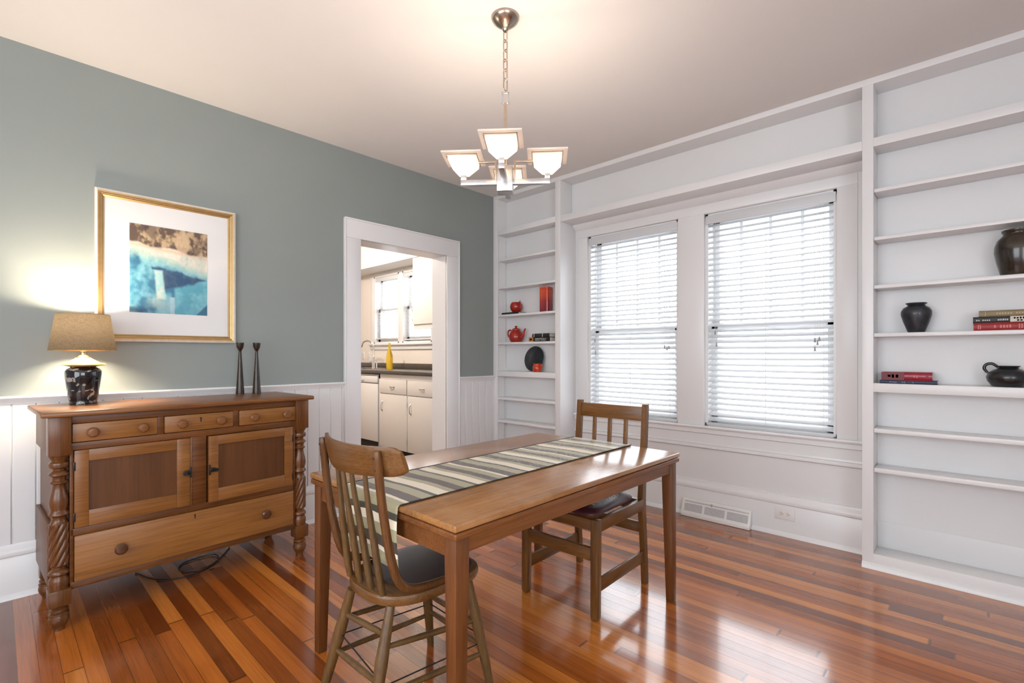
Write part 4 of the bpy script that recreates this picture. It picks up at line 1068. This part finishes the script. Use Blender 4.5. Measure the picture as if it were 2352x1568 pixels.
for s_, yT, yB in ((-1, 1.292, 1.302), (1, 1.642, 1.655)):
    pm = MB()
    pm.tube([W(p) for p in ((0.780, yT, 0.934), (0.784, yT, 0.90), (0.800, (yT + yB) / 2, 0.78), (0.822, yB, 0.66), (0.842, yB, 0.57), (0.866, yB, 0.512), (0.905, yB, 0.480), (0.965, yB, 0.466), (1.045, yB, 0.462))],
            [0.011, 0.0135, 0.0135, 0.0135, 0.014, 0.0145, 0.0145, 0.014, 0.012], 14, sub=5)
    pb = pm.build('bent_post', M['ch_bow'], wc, ang=60)
    for zz in (0.913, 0.878):
        MB().lathe([(0.0, 0.0), (0.0045, 0.0), (0.0045, 0.002), (0.0, 0.003)], 12, T(W((0.771 + (0.913 - zz) * .14, yT, zz))) @ RY(-90)).build('bolt', M['dark'], pb)
for yb_, yt_ in ((1.590, 1.560), (1.521, 1.512), (1.450, 1.452), (1.382, 1.380)):
    dx_ = 0.07 * (abs(yt_ - CYc) / 0.232) ** 2.2
    MB().tube([W((0.856, yb_, 0.450)), W((0.846, yb_ * .9 + yt_ * .1, 0.50)), W((0.822, (yb_ + yt_) / 2, 0.64)), W((0.797 + dx_ * .5, yt_, 0.77)), W((0.784 + dx_, yt_, 0.855))], [0.0105, 0.0125, 0.0115, 0.009, 0.0075], 12, sub=3).build('spindle', M['ch_v'], wc, ang=60)
LEG = {'bl': ((0.845, 1.560, 0.414), (0.795, 1.684, 0.0)), 'br': ((0.872, 1.362, 0.414), (0.758, 1.318, 0.0)), 'fr': ((1.160, 1.312, 0.414), (1.250, 1.290, 0.0)), 'fl': ((1.168, 1.578, 0.414), (1.266, 1.672, 0.0))}
def lp_(n_, z_):
    a, b = LEG[n_]; t = (a[2] - z_) / a[2]; return Vector(a).lerp(Vector(b), t)
for n_ in LEG:
    pts = [lp_(n_, z_) for z_ in (0.416, 0.36, 0.26, 0.16, 0.05, 0.0)]
    MB().tube([W(p) for p in pts], [0.0145, 0.0165, 0.0205, 0.0185, 0.015, 0.0135], 16, sub=3).build('leg', M['ch_v'], wc, ang=60)
def rung(a, za, b, zb, r=0.0095, name='stretcher', mat=None, ex=0.0):
    p, q = lp_(a, za), lp_(b, zb); d_ = (q - p).normalized(); p = p - d_ * ex; q = q + d_ * ex
    MB().tube([W(p.lerp(q, t)) for t in (0, 0.2, 0.5, 0.8, 1)], [r * 0.8, r, r * 1.12, r, r * 0.8], 12).build(name, mat or M['ch_v'], wc, ang=60)
rung('bl', 0.325, 'br', 0.335); rung('bl', 0.195, 'br', 0.205)
rung('br', 0.300, 'fr', 0.268); rung('br', 0.165, 'fr', 0.140)
rung('bl', 0.310, 'fl', 0.262); rung('bl', 0.178, 'fl', 0.150)
rung('fl', 0.250, 'fr', 0.255); rung('fl', 0.172, 'fr', 0.165)
for a, za, b, zb in (('bl', 0.255, 'br', 0.215), ('br', 0.190, 'fr', 0.180), ('bl', 0.245, 'fl', 0.200), ('fl', 0.21, 'fr', 0.21)):
    p, q = lp_(a, za), lp_(b, zb); MB().tube([W(p), W(q)], 0.0024, 6).build('brace_wire', M['iron'], wc)

# ------------------------------------------------------------------ oak slat-back chair (far)
oc = thing('dining_chair', 'oak slat-backed dining chair with a maroon leather seat at the window side of the table', 'chair', (1.893, 1.476, 0), R(1.9))
for sy in (-1, 1):
    yy = sy * 0.207
    lg = MB(); q = lambda w, z_, x_: [(x_ - w / 2, yy - w / 2, z_), (x_ + w / 2, yy - w / 2, z_), (x_ + w / 2, yy + w / 2, z_), (x_ - w / 2, yy + w / 2, z_)]
    lg.hexa(q(0.029, 0.0, 0.0), q(0.036, 0.014, 0.0), 0.002); lg.hexa(q(0.036, 0.014, 0.0), q(0.038, 0.462, 0.004), 0.002)
    lg.build('leg', M['oak_v'], oc)
    # rear post: kicked foot, bent at the seat, raked top
    sec = [(0.0, 0.492), (0.10, 0.486), (0.30, 0.468), (0.40, 0.458), (0.46, 0.456), (0.54, 0.462), (0.72, 0.480), (0.955, 0.500)]
    wd = [0.030, 0.032, 0.036, 0.042, 0.042, 0.036, 0.031, 0.028]
    pp = MB(); rows = []
    for (z_, x_), w_ in zip(sec, wd):
        rows.append([(x_ - w_ / 2, yy - 0.014, z_), (x_ + w_ / 2, yy - 0.014, z_), (x_ + w_ / 2, yy + 0.014, z_), (x_ - w_ / 2, yy + 0.014, z_)])
    pp.grid(rows, True)
    pp.bm.faces.new([pp.bm.verts.new(p) for p in rows[0]][::-1]); pp.bm.faces.new([pp.bm.verts.new(p) for p in rows[-1]])
    pp.build('back_leg', M['oak_v'], oc, ang=30, recalc=True)
MB().hexa([(0.482, -0.193, 0.864), (0.504, -0.193, 0.864), (0.504, 0.193, 0.864), (0.482, 0.193, 0.864)], [(0.488, -0.193, 0.940), (0.510, -0.193, 0.940), (0.510, 0.193, 0.940), (0.488, 0.193, 0.940)], 0.002).build('top_rail', M['oak_h'], oc)
MB().hexa([(0.458, -0.193, 0.52), (0.476, -0.193, 0.52), (0.476, 0.193, 0.52), (0.458, 0.193, 0.52)], [(0.463, -0.193, 0.56), (0.481, -0.193, 0.56), (0.481, 0.193, 0.56), (0.463, 0.193, 0.56)], 0.002).build('lower_rail', M['oak_h'], oc)
for y_ in (-0.095, 0.004, 0.103):
    MB().hexa([(0.464, y_ - 0.011, 0.555), (0.476, y_ - 0.011, 0.555), (0.476, y_ + 0.011, 0.555), (0.464, y_ + 0.011, 0.555)], [(0.487, y_ - 0.011, 0.868), (0.499, y_ - 0.011, 0.868), (0.499, y_ + 0.011, 0.868), (0.487, y_ + 0.011, 0.868)], 0.0015).build('slat', M['oak_v'], oc)
for bx_, mk in (((-0.012, 0.014, -0.190, 0.190, 0.408, 0.460), 'oak_h'), ((0.440, 0.465, -0.195, 0.195, 0.400, 0.455), 'oak_h'), ((0.018, 0.45, -0.222, -0.198, 0.402, 0.460), 'oak_x'), ((0.018, 0.45, 0.198, 0.222, 0.402, 0.460), 'oak_x')):
    MB().box(*bx_, 0.002).build('seat_rail', M[mk], oc)
cu = MB(); rows = []
for (ins, z_) in ((0.006, 0.460), (0.0, 0.466), (0.002, 0.474), (0.010, 0.482), (0.030, 0.489), (0.070, 0.494), (0.13, 0.497)):
    o = []
    for k in range(48):
        t = 2 * math.pi * k / 48; c_, s_ = math.cos(t), math.sin(t); rr = (abs(c_) ** 8 + abs(s_) ** 8) ** (-1 / 8)
        o.append((0.222 + (0.212 - ins) * rr * c_, (0.188 - ins) * rr * s_, z_))
    rows.append(o)
cu.grid(rows, True); cu.bm.faces.new([cu.bm.verts.new(p) for p in rows[-1]])
cuo = cu.build('seat_cushion', M['maroon'], oc, ang=50)
sti = MB()
for k in range(12):
    x_ = 0.10 + 0.024 * k
    for (ya_, yb2) in ((-0.135, -0.115), (-0.105, -0.085)):
        sti.tube([(x_, ya_, 0.4925), (x_ + (0.010 if k % 2 else -0.010), yb2, 0.4945)], 0.0012, 5)
    sti.lathe([(0.0, 0.0), (0.0022, 0.0), (0.0, 0.0012)], 6, T((x_ + 0.012, -0.140, 0.4915)))
sti.build('stitching', M['gold'], cuo)
MB().box(-0.010, 0.010, -0.190, 0.190, 0.268, 0.328, 0.002).build('stretcher', M['oak_h'], oc)
MB().box(0.470, 0.484, -0.195, 0.195, 0.272, 0.328, 0.002).build('stretcher', M['oak_h'], oc)
for sy in (-1, 1):
    MB().box(0.016, 0.472, sy * 0.207 - 0.008, sy * 0.207 + 0.008, 0.122, 0.182, 0.002).build('stretcher', M['oak_x'], oc)

# ------------------------------------------------------------------ kitchen beyond the doorway
KY0, KY1, KX0, KXW, KZ, KC = YL + 0.19, 7.9, 0.6, 3.87, 0.02, 2.78
struct(MB().box(KX0, KXW + .1, KY0, KY1, -0.08, KZ).build('floor', M['kfloor'], smooth=False))
struct(MB().box(KX0 - .1, KXW + .2, KY0, KY1 + .1, KC, KC + 0.08).build('ceiling', M['kitchen'], smooth=False))
kw = MB(); ky = (5.06, 6.45); kz = (1.385, 2.365)
kw.box(KXW, KXW + 0.18, KY0, ky[0], 0, KC); kw.box(KXW, KXW + 0.18, ky[1], KY1, 0, KC); kw.box(KXW, KXW + 0.18, ky[0], ky[1], 0, kz[0]); kw.box(KXW, KXW + 0.18, ky[0], ky[1], kz[1], KC)
struct(kw.build('wall_kitchen_right', M['kitchen'], smooth=False))
kw = MB(); kw.box(KX0 - .1, KX0, KY0, KY1, 0, KC); struct(kw.build('wall_kitchen_left', M['kitchen'], smooth=False))
kw = MB(); kw.box(KX0, KXW, KY1, KY1 + .1, 0, KC); struct(kw.build('wall_kitchen_back', M['kitchen'], smooth=False))
struct(MB().box(3.53, KXW, KY0, KY1, 2.415, KC).build('trim_11', M['kitchen'], smooth=False))
# kitchen window: two sashes with a mullion
def kwin(nm, y0, y1):
    return sash_window(nm, y0, y1, kz[0], kz[1], KXW + 0.08, 1.86, 0)
kwin('window_3', 5.805, ky[1]); kwin('window_4', ky[0], 5.72)
m = MB(); m.box(KXW - 0.02, KXW + 0.10, 5.72, 5.805, kz[0], kz[1], 0.002); m.box(KXW - 0.02, KXW, ky[1], ky[1] + 0.10, kz[0] - .02, kz[1], 0.003); m.box(KXW - 0.02, KXW, ky[0] - 0.08, ky[0], kz[0] - .02, kz[1], 0.003)
m.box(KXW - 0.02, KXW, ky[0] - .08, ky[1] + .10, kz[1], 2.415, 0.003)
m.box(KXW - 0.055, KXW + .02, ky[0] - 0.10, ky[1] + 0.12, kz[0] - 0.03, kz[0], 0.006); m.box(KXW - 0.022, KXW, ky[0] - 0.08, ky[1] + 0.10, kz[0] - 0.09, kz[0] - 0.03, 0.004)
struct(m.build('trim_12', M['trim']))
venetian('thin-slatted blind in the left half of the kitchen window', 5.812, ky[1] - 0.008, kz[0] + 0.055, kz[1], KXW + 0.025, 0.0215, 3, 0.024, 'kitchen window blinds', [], 0.0012)
venetian('thin-slatted blind in the right half of the kitchen window, by the wall cabinet', ky[0] + 0.008, 5.714, kz[0] + 0.03, kz[1], KXW + 0.025, 0.0215, 3, 0.024, 'kitchen window blinds', [], 0.0012)
# base cabinet
KF = 3.25; CT = 1.030
bc = thing('base_cabinet', 'white kitchen base cabinet with two drawers above two doors, seen through the doorway', 'cabinet', (KF, 4.735, KZ))
oy = 4.735; zz = lambda z_: z_ - KZ
MB().box(0.02, KXW - KF - 0.005, 4.16 - oy, 5.335 - oy, zz(0.10), zz(0.985)).build('carcass', M['cabinet'], bc, smooth=False)
MB().box(0.08, KXW - KF - 0.005, 4.16 - oy, 5.335 - oy, 0.0, zz(0.10)).build('toe_kick', M['dark'], bc, smooth=False)
ff = MB(); ff.box(0.004, 0.022, 4.16 - oy, 5.335 - oy, zz(0.928), zz(0.985), 0.001); ff.box(0.004, 0.022, 5.305 - oy, 5.335 - oy, zz(0.10), zz(0.985), 0.001); ff.build('face_frame', M['cabinet'], bc)
def pull(parent, y, z_, vertical):
    p = MB(); pts = [(0.0, 0, -0.060), (-0.024, 0, -0.038), (-0.026, 0, 0.0), (-0.024, 0, 0.038), (0.0, 0, 0.060)] if vertical else [(0.0, -0.045, 0), (-0.020, -0.034, 0), (-0.023, 0, 0), (-0.020, 0.034, 0), (0.0, 0.045, 0)]
    p.tube([(a, b + y, c_ + z_) for a, b, c_ in pts], [0.008, 0.005, 0.0055, 0.005, 0.008], 8, sub=3)
    p.build('pull', M['nickel'], parent)
for (y0_, y1_, py) in ((4.742, 5.303, 5.030), (4.17, 4.722, 4.442)):
    d_ = MB().box(-0.006, 0.018, y0_ - oy, y1_ - oy, zz(0.756), zz(0.926), 0.004).build('drawer', M['cabinet'], bc); pull(d_, py - oy - 0.0, zz(0.838), False)
for (y0_, y1_, py) in ((4.728, 5.303, 5.242), (4.17, 4.716, 4.652)):
    d_ = MB().box(-0.006, 0.018, y0_ - oy, y1_ - oy, zz(0.105), zz(0.748), 0.004).build('door', M['cabinet'], bc); pull(d_, py - oy, zz(0.598), True)
for hz in (0.22, 0.645):
    MB().tube([(-0.008, 4.722 - oy, zz(hz - .03)), (-0.008, 4.722 - oy, zz(hz + .03))], 0.004, 6).build('hinge', M['nickel'], bc)
# dishwasher
dw = thing('dishwasher', 'white dishwasher left of the kitchen base cabinet', 'dishwasher', (KF, 5.64, KZ))
MB().box(0.03, 0.58, -0.298, 0.298, 0.06, 0.955).build('body', M['appliance'], dw, smooth=False)
MB().box(-0.005, 0.03, -0.292, 0.296, zz(0.145), zz(0.862), 0.006).build('door', M['appliance'], dw)
cp = MB().box(-0.012, 0.03, -0.292, 0.296, zz(0.872), zz(0.955), 0.006).build('control_panel', M['appliance'], dw)
MB().box(-0.0135, -0.010, 0.02, 0.14, zz(0.885), zz(0.900), 0.001).build('grip_recess', M['grey'], cp)
MB().box(0.02, 0.03, -0.298, 0.298, 0.01, zz(0.138)).build('kick_plate', M['dark'], dw, smooth=False)
MB().box(0.0, 0.03, -0.304, -0.296, 0.01, zz(0.96)).build('edge_trim', M['grey'], dw, smooth=False)
# rest of the run and the worktop
sk = thing('sink_cabinet', 'white sink cabinet beyond the dishwasher, mostly hidden behind the door casing', 'cabinet', (KF, 6.6, KZ))
MB().box(0.02, 0.60, -0.655, 0.65, 0.0, zz(0.985)).build('carcass', M['cabinet'], sk, smooth=False)
MB().box(-0.004, 0.02, -0.64, -0.01, 0.08, zz(0.96), 0.004).build('door', M['cabinet'], sk)
wt = thing('worktop', 'dark grey laminate kitchen worktop with a backsplash', 'worktop', (KF, 5.6, 0.985))
MB().box(-0.025, KXW - KF, 4.10 - 5.6, 7.3 - 5.6, 0.002, CT - 0.985, 0.008, seg=3).build('slab', M['counter'], wt)
MB().box(KXW - KF - 0.022, KXW - KF, 4.10 - 5.6, 7.3 - 5.6, CT - 0.985, 0.118, 0.003).build('backsplash', M['counter'], wt)
skr = MB(); skr.box(0.12, 0.50, 0.30, 0.32, 0.045, 0.050, 0.002); skr.box(0.12, 0.50, 0.92, 0.94, 0.045, 0.050, 0.002); skr.box(0.12, 0.14, 0.30, 0.94, 0.045, 0.050, 0.002); skr.box(0.48, 0.50, 0.30, 0.94, 0.045, 0.050, 0.002); skr.box(0.14, 0.48, 0.32, 0.92, 0.0452, 0.046)
skr.build('sink_rim', M['chrome'], wt)
# wall cabinet
uc = thing('wall_cabinet', 'white upper kitchen cabinet beside the kitchen window', 'cabinet', (3.55, 4.60, 1.555))
MB().box(0.0, KXW - 3.55 - 0.002, -0.42, 0.43, 0.0, 0.858, 0.002).build('carcass', M['cabinet'], uc)
MB().box(-0.018, 0.0, -0.41, 0.426, 0.035, 0.85, 0.004).build('door', M['cabinet'], uc)
MB().box(0.0, 0.02, -0.42, 0.43, -0.022, 0.0, 0.002).build('light_rail', M['cabinet'], uc)
for z_ in (0.09, 0.20): MB().tube([(-0.02, 0.427, z_ - 0.02), (-0.02, 0.427, z_ + 0.02)], 0.004, 6).build('hinge', M['nickel'], uc)
# faucet, soap pump, bottle, switch plates
fa = thing('faucet', 'chrome gooseneck kitchen faucet on the worktop', 'faucet', (3.62, 6.08, CT))
MB().lathe([(0.0, 0.0), (0.026, 0.0), (0.026, 0.012), (0.020, 0.02), (0.018, 0.16), (0.013, 0.17), (0.0, 0.172)], 20).build('base', M['chrome'], fa)
MB().tube([(0, 0, 0.16), (0, 0.0, 0.28), (-0.01, 0.03, 0.355), (-0.03, 0.10, 0.385), (-0.05, 0.18, 0.365), (-0.06, 0.21, 0.30)], 0.0115, 12, sub=5).build('spout', M['chrome'], fa)
MB().tube([(0, 0.0, 0.09), (-0.01, 0.06, 0.095), (-0.015, 0.085, 0.16)], [0.016, 0.012, 0.006], 10, sub=3).build('lever', M['chrome'], fa)
so_ = thing('soap_pump', 'small chrome soap pump right of the faucet', 'soap pump', (3.61, 5.975, CT))
MB().lathe([(0.0, 0.0), (0.017, 0.0), (0.017, 0.008), (0.012, 0.012), (0.012, 0.07), (0.018, 0.075), (0.018, 0.095), (0.0, 0.10)], 18).build('pump', M['chrome'], so_)
MB().tube([(0, 0, 0.088), (-0.03, -0.02, 0.09)], 0.006, 8).build('nozzle', M['chrome'], so_)
bt = thing('bottle', 'tall yellow glass bottle on the kitchen worktop', 'bottle', (3.60, 5.645, CT))
MB().lathe([(0.0, 0.0), (0.040, 0.0), (0.043, 0.006), (0.043, 0.165), (0.038, 0.195), (0.026, 0.235), (0.018, 0.265), (0.0165, 0.305), (0.0195, 0.310), (0.0195, 0.322), (0.015, 0.326), (0.0, 0.326)], 32).build('glass', M['bottle'], bt, ang=60)
MB().lathe([(0.0, 0.326), (0.012, 0.326), (0.015, 0.335), (0.012, 0.345), (0.0, 0.347)], 16).build('stopper', M['bottle'], bt)
outlet('white switch plate on the kitchen wall behind the faucet, far left in the doorway', (KXW, 6.62, 1.205), 0, False)
outlet('white outlet plate on the kitchen wall directly behind the faucet', (KXW, 6.78, 1.205), 0, False)
# kitchen ceiling lamp (above the doorway line, lights the kitchen)
kl = thing('ceiling_light', 'round kitchen ceiling light with an opal dome', 'ceiling light', (2.3, 5.35, KC - 0.085))
MB().lathe([(0.0, 0.0), (0.10, 0.012), (0.15, 0.04), (0.165, 0.075), (0.165, 0.085), (0.0, 0.085)], 32).build('dome', M['frost'], kl)
point('kitchen_light', (2.3, 5.35, KC - 0.16), 150, (1.0, 0.89, 0.79), 0.09)
